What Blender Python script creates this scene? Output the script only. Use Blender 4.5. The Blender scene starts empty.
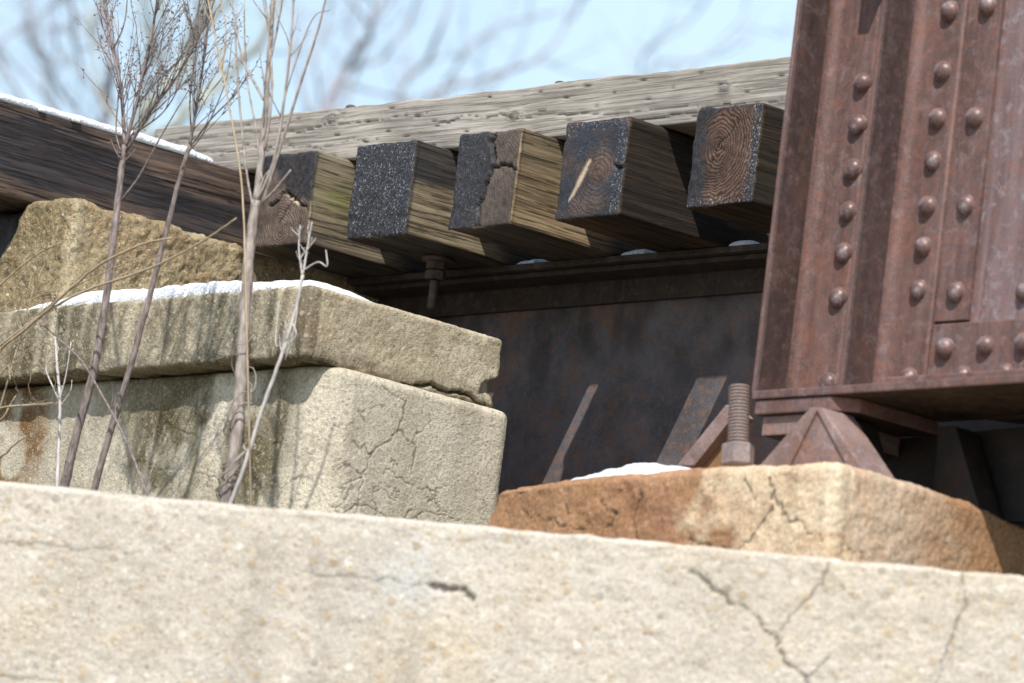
import bpy, bmesh, math, random
import numpy as np
from mathutils import Vector, Matrix
random.seed(7)
S = bpy.context.scene
COL = S.collection

# ------------------------------------------------------------------ camera numbers
CAM = np.array([12.84787, -11.99806, -3.83379])
YAW, PITCH, ROLL, FPX = 0.84281, 0.17771, 0.12242, 6829.34
_d = np.array([-math.sin(YAW)*math.cos(PITCH), math.cos(YAW)*math.cos(PITCH), math.sin(PITCH)])
_r = np.array([math.cos(YAW), math.sin(YAW), 0.0])
_u = np.cross(_r, _d)
_R = math.cos(ROLL)*_r + math.sin(ROLL)*_u
_U = -math.sin(ROLL)*_r + math.cos(ROLL)*_u

def ray(px, py):
    return _d + _R*(px-512)/FPX + _U*(341.5-py)/FPX
def at(px, py, axis, val):                 # the point of the plane axis = val seen in that direction
    v = ray(px, py); i = 'xyz'.index(axis)
    return CAM + v*(val-CAM[i])/v[i]
def deep(px, py, t):                       # a point t metres away
    return CAM + ray(px, py)*t

# ------------------------------------------------------------------ numpy noise
_rng = np.random.RandomState(3)
_tab = _rng.rand(64, 64, 64).astype(np.float32)
def vnoise(P):
    P = np.asarray(P, float); i = np.floor(P).astype(int); f = P-i; f = f*f*(3-2*f)
    i0 = i & 63; i1 = (i+1) & 63
    x0, y0, z0 = i0[:, 0], i0[:, 1], i0[:, 2]; x1, y1, z1 = i1[:, 0], i1[:, 1], i1[:, 2]
    fx, fy, fz = f[:, 0], f[:, 1], f[:, 2]
    a = _tab[x0, y0, z0]*(1-fx)+_tab[x1, y0, z0]*fx; b = _tab[x0, y1, z0]*(1-fx)+_tab[x1, y1, z0]*fx
    c = _tab[x0, y0, z1]*(1-fx)+_tab[x1, y0, z1]*fx; d = _tab[x0, y1, z1]*(1-fx)+_tab[x1, y1, z1]*fx
    return ((a*(1-fy)+b*fy)*(1-fz)+(c*(1-fy)+d*fy)*fz)*2-1
def fbm(P, freq, octv=4, gain=.5, off=0.0):
    P = np.asarray(P, float)*np.asarray(freq, float)+off; s = 0; a = 1; t = 0
    for k in range(octv):
        s = s+a*vnoise(P+k*17.3); t += a; a *= gain; P = P*2.03
    return s/t
def sstep(a, b, x):
    t = np.clip((x-a)/(b-a), 0, 1); return t*t*(3-2*t)
def polydist(P, line):
    P = np.asarray(P, float); L = np.asarray(line, float); best = np.full(len(P), 1e9)
    for a, b in zip(L[:-1], L[1:]):
        ab = b-a; t = np.clip(((P-a)@ab)/max(ab@ab, 1e-12), 0, 1)
        best = np.minimum(best, np.linalg.norm(P-(a+t[:, None]*ab), axis=1))
    return best
def jag(line, n, amp, seed):               # a polyline broken into a jagged one
    r = np.random.RandomState(seed); L = [np.array(p, float) for p in line]; out = []
    for a, b in zip(L[:-1], L[1:]):
        out.append(a)
        for k in range(1, n):
            out.append(a+(b-a)*k/n+r.normal(0, amp, len(a)))
    out.append(L[-1]); return np.array(out)

# ------------------------------------------------------------------ object helpers
def link(name, me, parent=None, loc=None):
    o = bpy.data.objects.new(name, me); COL.objects.link(o)
    if loc is not None: o.location = loc
    if parent is not None:
        o.parent = parent
        if loc is None: pass
    return o
def tag(o, label=None, cat=None, group=None, kind=None):
    if label: o['label'] = label
    if cat: o['category'] = cat
    if group: o['group'] = group
    if kind: o['kind'] = kind
    return o
def thing(name, label, cat, loc=(0, 0, 0), group=None):
    o = bpy.data.objects.new(name, None); COL.objects.link(o); o.location = loc; o.empty_display_size = .1
    return tag(o, label, cat, group)
def mesh_obj(name, V, F, mats, parent=None, base=(0, 0, 0), midx=None, attrs=None, smooth=True):
    """vertices in world space; the object's origin (or its parent's) sits at base"""
    base = np.array(base, float)
    me = bpy.data.meshes.new(name)
    me.from_pydata((np.asarray(V, float)-base).tolist(), [], [list(map(int, f)) for f in F])
    for m in (mats if isinstance(mats, (list, tuple)) else [mats]): me.materials.append(m)
    if midx is not None: me.polygons.foreach_set('material_index', np.asarray(midx, np.int32))
    me.polygons.foreach_set('use_smooth', [smooth]*len(me.polygons))
    for k, a in (attrs or {}).items():
        at_ = me.attributes.new(k, 'FLOAT', 'POINT'); at_.data.foreach_set('value', np.asarray(a, np.float32))
    me.update()
    o = link(name, me, parent)
    if parent is None: o.location = base
    return o
def bm_obj(name, bm, mat, parent=None, base=(0, 0, 0), smooth=False, bevel=0):
    if bevel:
        bmesh.ops.bevel(bm, geom=[e for e in bm.edges], offset=bevel, segments=2, profile=.6, affect='EDGES', clamp_overlap=True)
    bmesh.ops.recalc_face_normals(bm, faces=bm.faces)
    for v in bm.verts: v.co -= Vector(base)
    for f in bm.faces: f.smooth = smooth
    me = bpy.data.meshes.new(name); bm.to_mesh(me); bm.free(); me.materials.append(mat)
    o = link(name, me, parent)
    if parent is None: o.location = base
    return o
def add_box(bm, x0, x1, y0, y1, z0, z1):
    v = [bm.verts.new((x, y, z)) for z in (z0, z1) for y in (y0, y1) for x in (x0, x1)]
    for f in ((0, 2, 3, 1), (4, 5, 7, 6), (0, 1, 5, 4), (2, 6, 7, 3), (0, 4, 6, 2), (1, 3, 7, 5)):
        bm.faces.new([v[i] for i in f])
def add_prism(bm, pts, axis, a, b):        # polygon in the plane across axis, swept from a to b
    def mk(p, w):
        return {'x': (w, p[0], p[1]), 'y': (p[0], w, p[1]), 'z': (p[0], p[1], w)}[axis]
    A = [bm.verts.new(mk(p, a)) for p in pts]; B = [bm.verts.new(mk(p, b)) for p in pts]
    bm.faces.new(A); bm.faces.new(B[::-1])
    n = len(pts)
    for i in range(n): bm.faces.new([A[i], A[(i+1) % n], B[(i+1) % n], B[i]])
def add_lathe(bm, c, prof, n=20, axis='z'):  # prof: (radius, height) along axis
    c = np.array(c, float); rings = []
    for r, h in prof:
        R = []
        for k in range(n):
            a = 2*math.pi*k/n; p = (r*math.cos(a), r*math.sin(a), h)
            if axis == '-y': p = (p[0], -p[2], p[1])
            R.append(bm.verts.new(c+np.array(p)))
        rings.append(R)
    for A, B in zip(rings[:-1], rings[1:]):
        for k in range(n): bm.faces.new([A[k], A[(k+1) % n], B[(k+1) % n], B[k]])
    bm.faces.new(rings[0][::-1]); bm.faces.new(rings[-1])

class Tubes:
    def __init__(s): s.V = []; s.F = []
    def tube(s, pts, radii, n=6):
        pts = [np.array(p, float) for p in pts]; m = len(pts)
        if m < 2: return
        if not hasattr(radii, '__len__'): radii = [radii]*m
        prev = None; b0 = len(s.V)
        for i in range(m):
            t = pts[min(i+1, m-1)]-pts[max(i-1, 0)]; t = t/(np.linalg.norm(t)+1e-9)
            if prev is None:
                a = np.cross(t, [0.3, .5, .81]); a /= np.linalg.norm(a)+1e-9
            else:
                a = prev-t*(prev@t); a /= np.linalg.norm(a)+1e-9
            prev = a; b = np.cross(t, a)
            for k in range(n):
                q = 2*math.pi*k/n; s.V.append(pts[i]+radii[i]*(a*math.cos(q)+b*math.sin(q)))
        for i in range(m-1):
            for k in range(n):
                k2 = (k+1) % n
                s.F.append((b0+i*n+k, b0+i*n+k2, b0+(i+1)*n+k2, b0+(i+1)*n+k))
        s.F.append(tuple(b0+k for k in range(n))[::-1]); s.F.append(tuple(b0+(m-1)*n+k for k in range(n)))
    def blob(s, c, r, st=1.5, d=None):
        d = np.array([0, 0, 1.]) if d is None else np.array(d, float)/(np.linalg.norm(d)+1e-9)
        s.tube([c-d*r*st, c-d*r*st*.5, c+d*r*st*.2, c+d*r*st], [r*.25, r*.9, r, r*.2], 5)
    def build(s, name, mat, parent, base): return mesh_obj(name, np.array(s.V), s.F, mat, parent, base)

def smooth_path(P, n=6):                   # Catmull-Rom
    P = [np.array(p, float) for p in P]
    if len(P) < 3:
        return [P[0]+(P[-1]-P[0])*k/n for k in range(n+1)]
    Q = [2*P[0]-P[1]]+P+[2*P[-1]-P[-2]]; out = []
    for i in range(1, len(Q)-2):
        for k in range(n):
            t = k/n; a, b, c, d = Q[i-1], Q[i], Q[i+1], Q[i+2]
            out.append(.5*((2*b)+(c-a)*t+(2*a-5*b+4*c-d)*t*t+(3*b-a-3*c+d)*t**3))
    out.append(P[-1]); return out

def lin(*c): return tuple(c)+((1,) if len(c) == 3 else ())
def srgb(r, g, b):
    f = lambda x: x/12.92 if x <= .04045 else ((x+.055)/1.055)**2.4
    return (f(r/255), f(g/255), f(b/255), 1)

def grid_box(xs, ys, zs, r):
    """welded lattice over the surface of a box, edges rounded to radius r; returns V, normals, F, side index"""
    X = [np.asarray(a, float) for a in (xs, ys, zs)]; idx = {}; V = []; F = []; side = []
    def vid(i, j, k):
        q = (i, j, k)
        if q not in idx: idx[q] = len(V); V.append((X[0][i], X[1][j], X[2][k]))
        return idx[q]
    n = [len(a)-1 for a in X]
    for a in range(3):
        b, c = (a+1) % 3, (a+2) % 3
        for e, end in enumerate((0, n[a])):
            for i in range(n[b]):
                for j in range(n[c]):
                    q = []
                    for (di, dj) in ((0, 0), (1, 0), (1, 1), (0, 1)):
                        t = [0, 0, 0]; t[a] = end; t[b] = i+di; t[c] = j+dj; q.append(vid(*t))
                    F.append(q if e else q[::-1]); side.append(a*2+e)
    V = np.array(V); lo = np.array([a[0] for a in X])+r; hi = np.array([a[-1] for a in X])-r
    inn = np.clip(V, lo, hi); d = V-inn; L = np.linalg.norm(d, axis=1, keepdims=True); N = d/np.maximum(L, 1e-9)
    return inn+N*r, N, F, np.array(side)
def spans(*segs):
    out = [segs[0][0]]
    for a, b, res in segs:
        n = max(1, int(round((b-a)/res))); out += [a+(b-a)*k/n for k in range(1, n+1)]
    return np.array(out)

def loft(bot, top, zs, res, er, topround, botround=0, seed=0):
    """vertical prism: outline bot -> top (same number of corners), per-edge resolution res, rounded corners er.
    returns V, N, F"""
    bot = [np.array(p, float) for p in bot]; top = [np.array(p, float) for p in top]; n = len(bot)
    z0, z1 = zs[0], zs[-1]
    ring_par = []                           # (corner i, t, kind)
    for i in range(n):
        L = np.linalg.norm(bot[(i+1) % n]-bot[i]); m = max(1, int(round(L/res[i])))
        for k in range(m): ring_par.append((i, k/m))
    def ring(o):
        P = np.array([o[i]+(o[(i+1) % n]-o[i])*t for i, t in ring_par])
        return P
    def normals(P, o):
        Nn = np.zeros_like(P)
        for q, (i, t) in enumerate(ring_par):
            e = o[(i+1) % n]-o[i]; Nn[q] = np.array([e[1], -e[0]])/np.linalg.norm(e)
        return Nn
    V = []; N = []
    for z in zs:
        w = (z-z0)/(z1-z0); o = [b+(t-b)*w for b, t in zip(bot, top)]
        P = ring(o); Nn = normals(P, o)
        for q, (i, t) in enumerate(ring_par):   # rounded corners
            L = np.linalg.norm(o[(i+1) % n]-o[i]); Lp = np.linalg.norm(o[i]-o[i-1])
            ds = t*L; de = (1-t)*L
            for dd, ci, oth in ((ds, i, (i-1) % n), (de, (i+1) % n, (i+1) % n)):
                if dd < er:
                    ea = o[(oth+1) % n]-o[oth]; na = np.array([ea[1], -ea[0]])/np.linalg.norm(ea)
                    s = .5*(1-dd/er); nb = Nn[q]*(1-s)+na*s; nb /= np.linalg.norm(nb)
                    P[q] = P[q]-nb*er*.3*(1-dd/er)**2
                    Nn[q] = nb
        Np = np.c_[Nn, np.zeros(len(P))]
        d = z1-z; ins = 0
        if topround and d < topround:
            a = 1-d/topround; ins = topround*(1-math.sqrt(max(0, 1-a*a))); Np[:, 2] += a
        d = z-z0
        if botround and d < botround:
            a = 1-d/botround; ins = botround*(1-math.sqrt(max(0, 1-a*a))); Np[:, 2] -= a
        Np /= np.linalg.norm(Np, axis=1, keepdims=True)
        V.append(np.c_[P-Nn*ins, np.full(len(P), z)]); N.append(Np)
    V = np.concatenate(V); N = np.concatenate(N); m = len(ring_par); F = []
    for j in range(len(zs)-1):
        for k in range(m):
            k2 = (k+1) % m; F.append((j*m+k, j*m+k2, (j+1)*m+k2, (j+1)*m+k))
    F.append(tuple(range(m))[::-1]); F.append(tuple((len(zs)-1)*m+k for k in range(m)))
    return V, N, F

def carve(V, N, cracks, jitter=.006):
    """grooves along cracks [(polyline, width, depth)]; returns moved V and the dirt mask"""
    Vj = V+np.c_[fbm(V, 45, 3), fbm(V, 45, 3, off=9), fbm(V, 45, 3, off=21)]*jitter
    mask = np.zeros(len(V)); dep = np.zeros(len(V)); wn_ = fbm(V, 14, 2)*.5+.5
    for line, w, dp in cracks:
        L = np.asarray(line, float); d2 = np.full(len(V), 1e9)
        m_ = len(L)-1
        for i_, (a, b) in enumerate(zip(L[:-1], L[1:])):
            ab = b-a; t = np.clip(((Vj-a)@ab)/max(ab@ab, 1e-12), 0, 1); r = Vj-(a+t[:, None]*ab)
            dn = (r*N).sum(1); r = r-N*dn[:, None]; tp_ = .45+.75*math.sqrt(min(1, (m_-i_)/m_))*(.7+.3*math.sin(i_*2.1))
            d2 = np.minimum(d2, np.where(np.abs(dn) < .045, (r*r).sum(1), 1e9)/tp_**2)
        d = np.sqrt(d2); k = np.clip(1-d/(w*(.75+.5*wn_)), 0, 1)
        mask = np.maximum(mask, np.clip(k*2.0, 0, 1)*min(1, .45+dp/.012)); dep = np.maximum(dep, dp*np.sqrt(k))
    return V-N*dep[:, None], mask

# ------------------------------------------------------------------ node builder
class NB:
    def __init__(s, name):
        s.m = bpy.data.materials.new(name); s.m.use_nodes = True; s.t = s.m.node_tree; s.t.nodes.clear(); s.c = None
    def n(s, t): return s.t.nodes.new(t)
    def set(s, sock, v):
        if isinstance(v, bpy.types.NodeSocket): s.t.links.new(v, sock)
        elif v is not None: sock.default_value = v
    def co(s):
        if s.c is None: s.c = s.n('ShaderNodeTexCoord').outputs['Object']
        return s.c
    def mp(s, scale=(1, 1, 1), loc=(0, 0, 0), vec=None):
        k = s.n('ShaderNodeMapping'); s.set(k.inputs['Vector'], vec or s.co()); k.inputs['Scale'].default_value = scale; k.inputs['Location'].default_value = loc
        return k.outputs[0]
    def noise(s, sc, det=4, rough=.55, dist=0, vec=None):
        k = s.n('ShaderNodeTexNoise'); s.set(k.inputs['Vector'], vec or s.co()); k.inputs['Scale'].default_value = sc
        k.inputs['Detail'].default_value = det; k.inputs['Roughness'].default_value = rough; k.inputs['Distortion'].default_value = dist
        return k.outputs[0]
    def voro(s, sc, feat='F1', vec=None, out='Distance', rnd=1):
        k = s.n('ShaderNodeTexVoronoi'); k.feature = feat; s.set(k.inputs['Vector'], vec or s.co()); k.inputs['Scale'].default_value = sc; k.inputs['Randomness'].default_value = rnd
        return k.outputs[out]
    def ramp(s, f, stops, interp='LINEAR'):
        k = s.n('ShaderNodeValToRGB'); s.set(k.inputs[0], f); e = k.color_ramp.elements; k.color_ramp.interpolation = interp
        while len(e) < len(stops): e.new(.5)
        for el, (p, c) in zip(e, stops):
            el.position = p; el.color = (c, c, c, 1) if isinstance(c, (int, float)) else (tuple(c)+(1,))[:4]
        return k.outputs[0]
    def mix(s, f, a, b, bl='MIX'):
        k = s.n('ShaderNodeMix'); k.data_type = 'RGBA'; k.blend_type = bl; s.set(k.inputs[0], f); s.set(k.inputs[6], a); s.set(k.inputs[7], b); return k.outputs[2]
    def math(s, op, a, b=0.0, c=None):
        k = s.n('ShaderNodeMath'); k.operation = op; s.set(k.inputs[0], a); s.set(k.inputs[1], b)
        if c is not None: s.set(k.inputs[2], c)
        return k.outputs[0]
    def mul(s, a, b): return s.math('MULTIPLY', a, b)
    def add(s, a, b): return s.math('ADD', a, b)
    def attr(s, name):
        k = s.n('ShaderNodeAttribute'); k.attribute_name = name; return k.outputs['Fac']
    def bump(s, h, st=.5, d=.01, nrm=None):
        k = s.n('ShaderNodeBump'); s.set(k.inputs['Height'], h); k.inputs['Strength'].default_value = st; k.inputs['Distance'].default_value = d; s.set(k.inputs['Normal'], nrm); return k.outputs[0]
    def out(s, col, rough=.9, nrm=None, metal=0, spec=.3):
        p = s.n('ShaderNodeBsdfPrincipled'); o = s.n('ShaderNodeOutputMaterial'); s.t.links.new(p.outputs[0], o.inputs[0])
        s.set(p.inputs['Base Color'], col); s.set(p.inputs['Roughness'], rough); s.set(p.inputs['Normal'], nrm); s.set(p.inputs['Metallic'], metal); s.set(p.inputs['Specular IOR Level'], spec)
        return s.m

def concrete(name, A, B, stain, stain_amt=.5, peb=.4, peb_sc=70, streak=0, pit=.5, grain=.5, bumpk=1, s1=None, s2=None, s3=None, off=0, peb_cols=None):
    b = NB(name); b.c = b.mp(loc=(off, off*.7, off*.3))
    n1 = b.noise(2.6, 5, .6, .4); n2 = b.noise(11, 7, .65, .6); n3 = b.noise(110, 4, .6); n4 = b.noise(330, 2)
    col = b.mix(b.ramp(n1, [(.38, 0), (.62, 1)]), A, B)
    col = b.mix(b.mul(b.ramp(n2, [(.46, 0), (.68, 1)]), stain_amt), col, stain)
    if s1: col = b.mix(b.mul(b.attr('s1'), b.ramp(n2, [(.3, .65), (.6, 1)])), col, s1)
    if s2: col = b.mix(b.attr('s2'), col, b.mix(b.ramp(n2, [(.4, 0), (.6, .5)]), s2, A))
    if s3: col = b.mix(b.mul(b.attr('s3'), b.ramp(n2, [(.3, .5), (.55, 1)])), col, s3)
    if streak:
        ns = b.noise(1, 5, .6, .3, b.mp((13, 13, 1.3)))
        col = b.mix(b.mul(b.ramp(ns, [(.5, 0), (.66, 1)]), streak), col, tuple(x*.42 for x in stain[:3])+(1,))
    col = b.mix(grain, col, b.ramp(n3, [(.25, .45), (.5, .95), (.75, 1.45)]), 'MULTIPLY')
    col = b.mix(grain*.8, col, b.ramp(n4, [(.25, .6), (.5, 1), (.75, 1.35)]), 'MULTIPLY')
    hs = None
    for k, scl in enumerate((peb_sc*.55, peb_sc, peb_sc*2.1)):
        vd = b.voro(scl); vc = b.voro(scl, out='Color')
        sep = b.n('ShaderNodeSeparateColor'); b.t.links.new(vc, sep.inputs[0])
        sel = b.ramp(sep.outputs[0], [(.62, 0), (.64, 1)]); msk = b.mul(b.ramp(vd, [(.28, 1), (.42, 0)]), sel)
        pc = b.ramp(sep.outputs[1], peb_cols or [(0, A), (.35, (.30, .23, .15)), (.6, (.42, .38, .32)), (.85, (.62, .58, .5)), (1, (.16, .12, .09))])
        col = b.mix(b.mul(msk, peb), col, pc)
        h = b.mul(msk, .5*peb); hs = h if hs is None else b.add(hs, h)
    pitm = b.mul(b.ramp(b.noise(38, 5, .7, 1.2), [(.30, 1), (.37, 0)]), pit)
    col = b.mix(b.mul(pitm, .75), col, tuple(x*.25 for x in A[:3])+(1,))
    ck = b.attr('crack'); col = b.mix(b.mul(ck, .85), col, (.055, .043, .032, 1))
    h = b.add(b.add(b.mul(n2, .10), b.add(b.mul(n3, .55), b.mul(n4, .55))), b.add(hs, b.mul(pitm, -1.1)))
    return b.out(col, .95, b.bump(h, .55*bumpk, .008), spec=.15)

def wood(name, A, B, dark, axis='y', tar_shade=None, moss=None, grain_sc=85, bumpk=1, rough=.85, groove=.5, off=0):
    b = NB(name); b.c = b.mp(loc=(off, off*.3, off*.6))
    sc = {'y': (1, .03, 1), 'x': (.03, 1, 1)}[axis]; sc2 = {'y': (1, .02, 1), 'x': (.02, 1, 1)}[axis]
    warp = b.n('ShaderNodeVectorMath'); warp.operation = 'ADD'
    nz = b.n('ShaderNodeTexNoise'); b.t.links.new(b.mp({'y': (3, 2, 3), 'x': (1.7, 3, 3)}[axis]), nz.inputs['Vector']); nz.inputs['Scale'].default_value = 1; nz.inputs['Detail'].default_value = 2
    vs = b.n('ShaderNodeVectorMath'); vs.operation = 'SCALE'; b.t.links.new(nz.outputs['Color'], vs.inputs[0]); vs.inputs['Scale'].default_value = .022
    b.t.links.new(b.co(), warp.inputs[0]); b.t.links.new(vs.outputs[0], warp.inputs[1]); w = warp.outputs[0]
    g1 = b.noise(grain_sc, 6, .65, 0, b.mp(sc, vec=w)); g2 = b.noise(grain_sc*3.2, 4, .6, 0, b.mp(sc2, vec=w)); big = b.noise(4, 4, .6, .5)
    mid = tuple((x*.6+y*.4) for x, y in zip(B[:3], dark[:3]))+(1,)
    col = b.ramp(g1, [(.28, mid), (.42, B), (.6, A), (.8, B)])
    col = b.mix(.6, col, b.ramp(g2, [(.3, .35), (.5, 1), (.75, 1.35)]), 'MULTIPLY')
    col = b.mix(.5, col, b.ramp(big, [(.3, .6), (.7, 1.3)]), 'MULTIPLY')
    ck = b.ramp(b.noise(grain_sc*.55, 5, .7, 0, b.mp(sc2, loc=(4, 2, 1), vec=w)), [(.30, 1), (.36, 0)])
    col = b.mix(b.mul(ck, groove), col, (.012, .01, .008, 1))
    ck2 = b.ramp(b.noise(grain_sc*1.7, 4, .6, 0, b.mp(sc2, loc=(7, 3, 5), vec=w)), [(.41, 1), (.44, 0)])
    col = b.mix(b.mul(ck2, min(1, groove*1.6)), col, dark)
    if moss: col = b.mix(b.mul(b.attr('moss'), b.ramp(g1, [(.3, .2), (.6, 1)])), col, moss)
    if tar_shade: col = b.mix(b.mul(b.attr('tar_shade'), b.ramp(g1, [(.35, 1), (.75, .84)])), col, tar_shade)
    col = b.mix(b.mul(b.attr('crack'), .9), col, (.010, .008, .007, 1))
    h = b.add(b.add(b.mul(g1, .6), b.mul(g2, .45)), b.add(b.mul(ck, -1.0), b.mul(ck2, -.6)))
    return b.out(col, rough, b.bump(h, .7*bumpk, .006), spec=.25)

def endgrain(name, pith, A, B, tarcol, freq=520, specks=.5, rough=.55, off=0, ringamt=1):
    b = NB(name)
    sep = b.n('ShaderNodeSeparateXYZ'); b.t.links.new(b.co(), sep.inputs[0])
    n1 = b.noise(9, 5, .6); n2 = b.noise(60, 5, .65); n3 = b.noise(240, 3, .6)
    x = b.add(sep.outputs[0], -pith[0]); z = b.add(sep.outputs[2], -pith[1])
    r = b.math('SQRT', b.add(b.mul(x, x), b.mul(b.mul(z, z), .8)))
    r = b.add(r, b.mul(b.add(n1, -.5), .06)); r = b.add(r, b.mul(b.add(b.noise(28, 3), -.5), .012))
    ring = b.add(b.mul(b.math('SINE', b.add(b.mul(r, freq), b.mul(n2, 1.6))), .5), .5)
    rf = b.mul(b.ramp(ring, [(.1, 0), (.95, 1)]), b.ramp(b.noise(16, 4, .65), [(.35, .25), (.6, 1)]))
    col = b.mix(b.mul(rf, ringamt), A, B)
    col = b.mix(.7, col, b.ramp(n2, [(.3, .4), (.7, 1.4)]), 'MULTIPLY'); col = b.mix(.6, col, b.ramp(n1, [(.35, .35), (.65, 1.2)]), 'MULTIPLY')
    t = b.attr('tar_shade'); tm = b.ramp(b.add(b.add(t, b.mul(b.add(n2, -.5), .7)), b.mul(b.add(b.noise(22, 5, .65), -.5), .7)), [(.25, 0), (.72, 1)])
    tc = b.mix(b.ramp(n2, [(.42, 0), (.62, 1)]), tarcol, (.042, .041, .047, 1))
    col = b.mix(b.mul(tm, .93), col, tc)
    fl = b.ramp(b.noise(190, 3, .7, .5), [(.57, 0), (.66, 1)]); zone = b.ramp(b.add(b.attr('frost'), b.mul(b.add(b.noise(20, 4, .7), -.5), 1.3)), [(.3, 0), (.8, 1)])
    fm = b.mul(b.mul(fl, zone), specks); col = b.mix(fm, col, (.5, .5, .52, 1))
    col = b.mix(b.attr('scratch'), col, (.55, .42, .30, 1))
    col = b.mix(b.mul(b.attr('crack'), .95), col, (.008, .007, .007, 1))
    h = b.add(b.add(b.mul(b.mul(ring, .35*ringamt), b.math('SUBTRACT', 1.0, b.mul(tm, .85))), b.mul(n2, .9)), b.mul(n3, .6))
    ro = b.mix(tm, (.85, .85, .85, 1), (rough, rough, rough, 1))
    return b.out(col, ro, b.bump(h, .6, .005), spec=.35)

def rust(name, A, B, C, pale=.35, dark=1.0, vert=True, rough=.62, bumpk=1, off=0, rustpatch=.4):
    b = NB(name); b.c = b.mp(loc=(off, off*.4, off*.8))
    st = b.noise(1, 6, .62, .4, b.mp((16, 16, 2.0) if vert else (6, 6, 6))); n1 = b.noise(5, 6, .65, .6); n2 = b.noise(42, 6, .68, .4); n3 = b.noise(190, 4, .6)
    st2 = b.noise(1, 5, .7, .8, b.mp((60, 60, 3.5) if vert else (20, 20, 20), (3, 1, 2)))
    col = b.mix(b.ramp(st, [(.38, 0), (.60, 1)]), A, B)
    col = b.mix(b.mul(b.ramp(st2, [(.5, 0), (.66, 1)]), .3), col, tuple(x*.6 for x in A[:3])+(1,))
    col = b.mix(b.mul(b.ramp(n2, [(.5, 0), (.60, 1)]), rustpatch), col, C)
    col = b.mix(b.mul(b.ramp(n1, [(.53, 0), (.66, 1)]), rustpatch), col, C)
    col = b.mix(b.mul(b.ramp(b.noise(24, 6, .72, .8), [(.53, 0), (.62, 1)]), pale), col, (.36, .31, .33, 1))
    col = b.mix(.5, col, b.ramp(n3, [(.28, .45), (.5, 1), (.74, 1.45)]), 'MULTIPLY')
    col = b.mix(.35, col, b.ramp(n2, [(.3, .6), (.7, 1.35)]), 'MULTIPLY')
    col = b.mix(b.mul(b.attr('grime_shade'), 1.0), col, (.035, .028, .027, 1))
    if dark != 1: col = b.mix(1, col, (dark, dark, dark, 1), 'MULTIPLY')
    h = b.add(b.mul(n2, .6), b.mul(n3, .5))
    return b.out(col, b.ramp(n2, [(.3, rough-.12), (.7, rough+.15)]), b.bump(h, .35*bumpk, .004), metal=.1, spec=.4)

def twig(name, A, B, rough=.8, sc=60):
    b = NB(name); n1 = b.noise(sc, 4, .6, 0, b.mp((1, 1, .25))); n2 = b.noise(14, 3)
    col = b.mix(b.ramp(n1, [(.35, 0), (.65, 1)]), A, B); col = b.mix(.5, col, b.ramp(n2, [(.3, .65), (.7, 1.3)]), 'MULTIPLY')
    return b.out(col, rough, b.bump(n1, .4, .002), spec=.25)

# ------------------------------------------------------------------ world, sun, camera
AX, BY = .53, .65                                    # sunlight travels (-AX, +BY, -1)
Ldir = Vector((-AX, BY, -1)).normalized(); to_sun = -Ldir
elev = math.asin(to_sun.z); azim = math.atan2(to_sun.x, to_sun.y)
w = bpy.data.worlds.new("World"); S.world = w; w.use_nodes = True
nt = w.node_tree; bg = nt.nodes['Background']
sky = nt.nodes.new('ShaderNodeTexSky'); sky.sky_type = 'NISHITA'; sky.sun_disc = False
sky.sun_elevation = elev; sky.sun_rotation = azim; sky.altitude = 100; sky.air_density = 1.0; sky.dust_density = 1.2; sky.ozone_density = 1.2
tc = nt.nodes.new('ShaderNodeTexCoord'); sx = nt.nodes.new('ShaderNodeSeparateXYZ'); nt.links.new(tc.outputs['Generated'], sx.inputs[0])
hr = nt.nodes.new('ShaderNodeMapRange'); hr.inputs['From Min'].default_value = .15; hr.inputs['From Max'].default_value = .55; hr.inputs['To Min'].default_value = .60; hr.inputs['To Max'].default_value = .05
nt.links.new(sx.outputs[2], hr.inputs['Value'])
cn = nt.nodes.new('ShaderNodeTexNoise'); cn.inputs['Scale'].default_value = 9; cn.inputs['Detail'].default_value = 4; nt.links.new(tc.outputs['Generated'], cn.inputs['Vector'])
ca = nt.nodes.new('ShaderNodeMath'); ca.operation = 'MULTIPLY_ADD'; ca.inputs[1].default_value = .5; ca.inputs[2].default_value = -.25; nt.links.new(cn.outputs[0], ca.inputs[0])
cb = nt.nodes.new('ShaderNodeMath'); cb.operation = 'ADD'; cb.use_clamp = True; nt.links.new(hr.outputs[0], cb.inputs[0]); nt.links.new(ca.outputs[0], cb.inputs[1])
hm = nt.nodes.new('ShaderNodeMix'); hm.data_type = 'RGBA'; nt.links.new(cb.outputs[0], hm.inputs[0]); nt.links.new(sky.outputs[0], hm.inputs[6]); hm.inputs[7].default_value = (6.9, 8.7, 9.7, 1)
nt.links.new(hm.outputs[2], bg.inputs[0]); bg.inputs[1].default_value = .15
sl = bpy.data.lights.new('sun', 'SUN'); sl.energy = 5.0; sl.angle = math.radians(.53); sl.color = (1, .965, .91)
so = bpy.data.objects.new('sun', sl); COL.objects.link(so); so.rotation_euler = Ldir.to_track_quat('-Z', 'Y').to_euler(); so.location = (4, -6, 8)
cam = bpy.data.cameras.new('camera'); co = bpy.data.objects.new('camera', cam); COL.objects.link(co)
M = Matrix(((_R[0], _U[0], -_d[0], CAM[0]), (_R[1], _U[1], -_d[1], CAM[1]), (_R[2], _U[2], -_d[2], CAM[2]), (0, 0, 0, 1)))
co.matrix_world = M; cam.sensor_width = 36; cam.lens = FPX*36/1024; cam.clip_end = 2000; cam.clip_start = .1
cam.dof.use_dof = True; cam.dof.focus_distance = 18.5; cam.dof.aperture_fstop = 3.6
S.camera = co
S.view_settings.view_transform = 'Standard'; S.view_settings.look = 'None'; S.view_settings.exposure = 0

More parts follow.
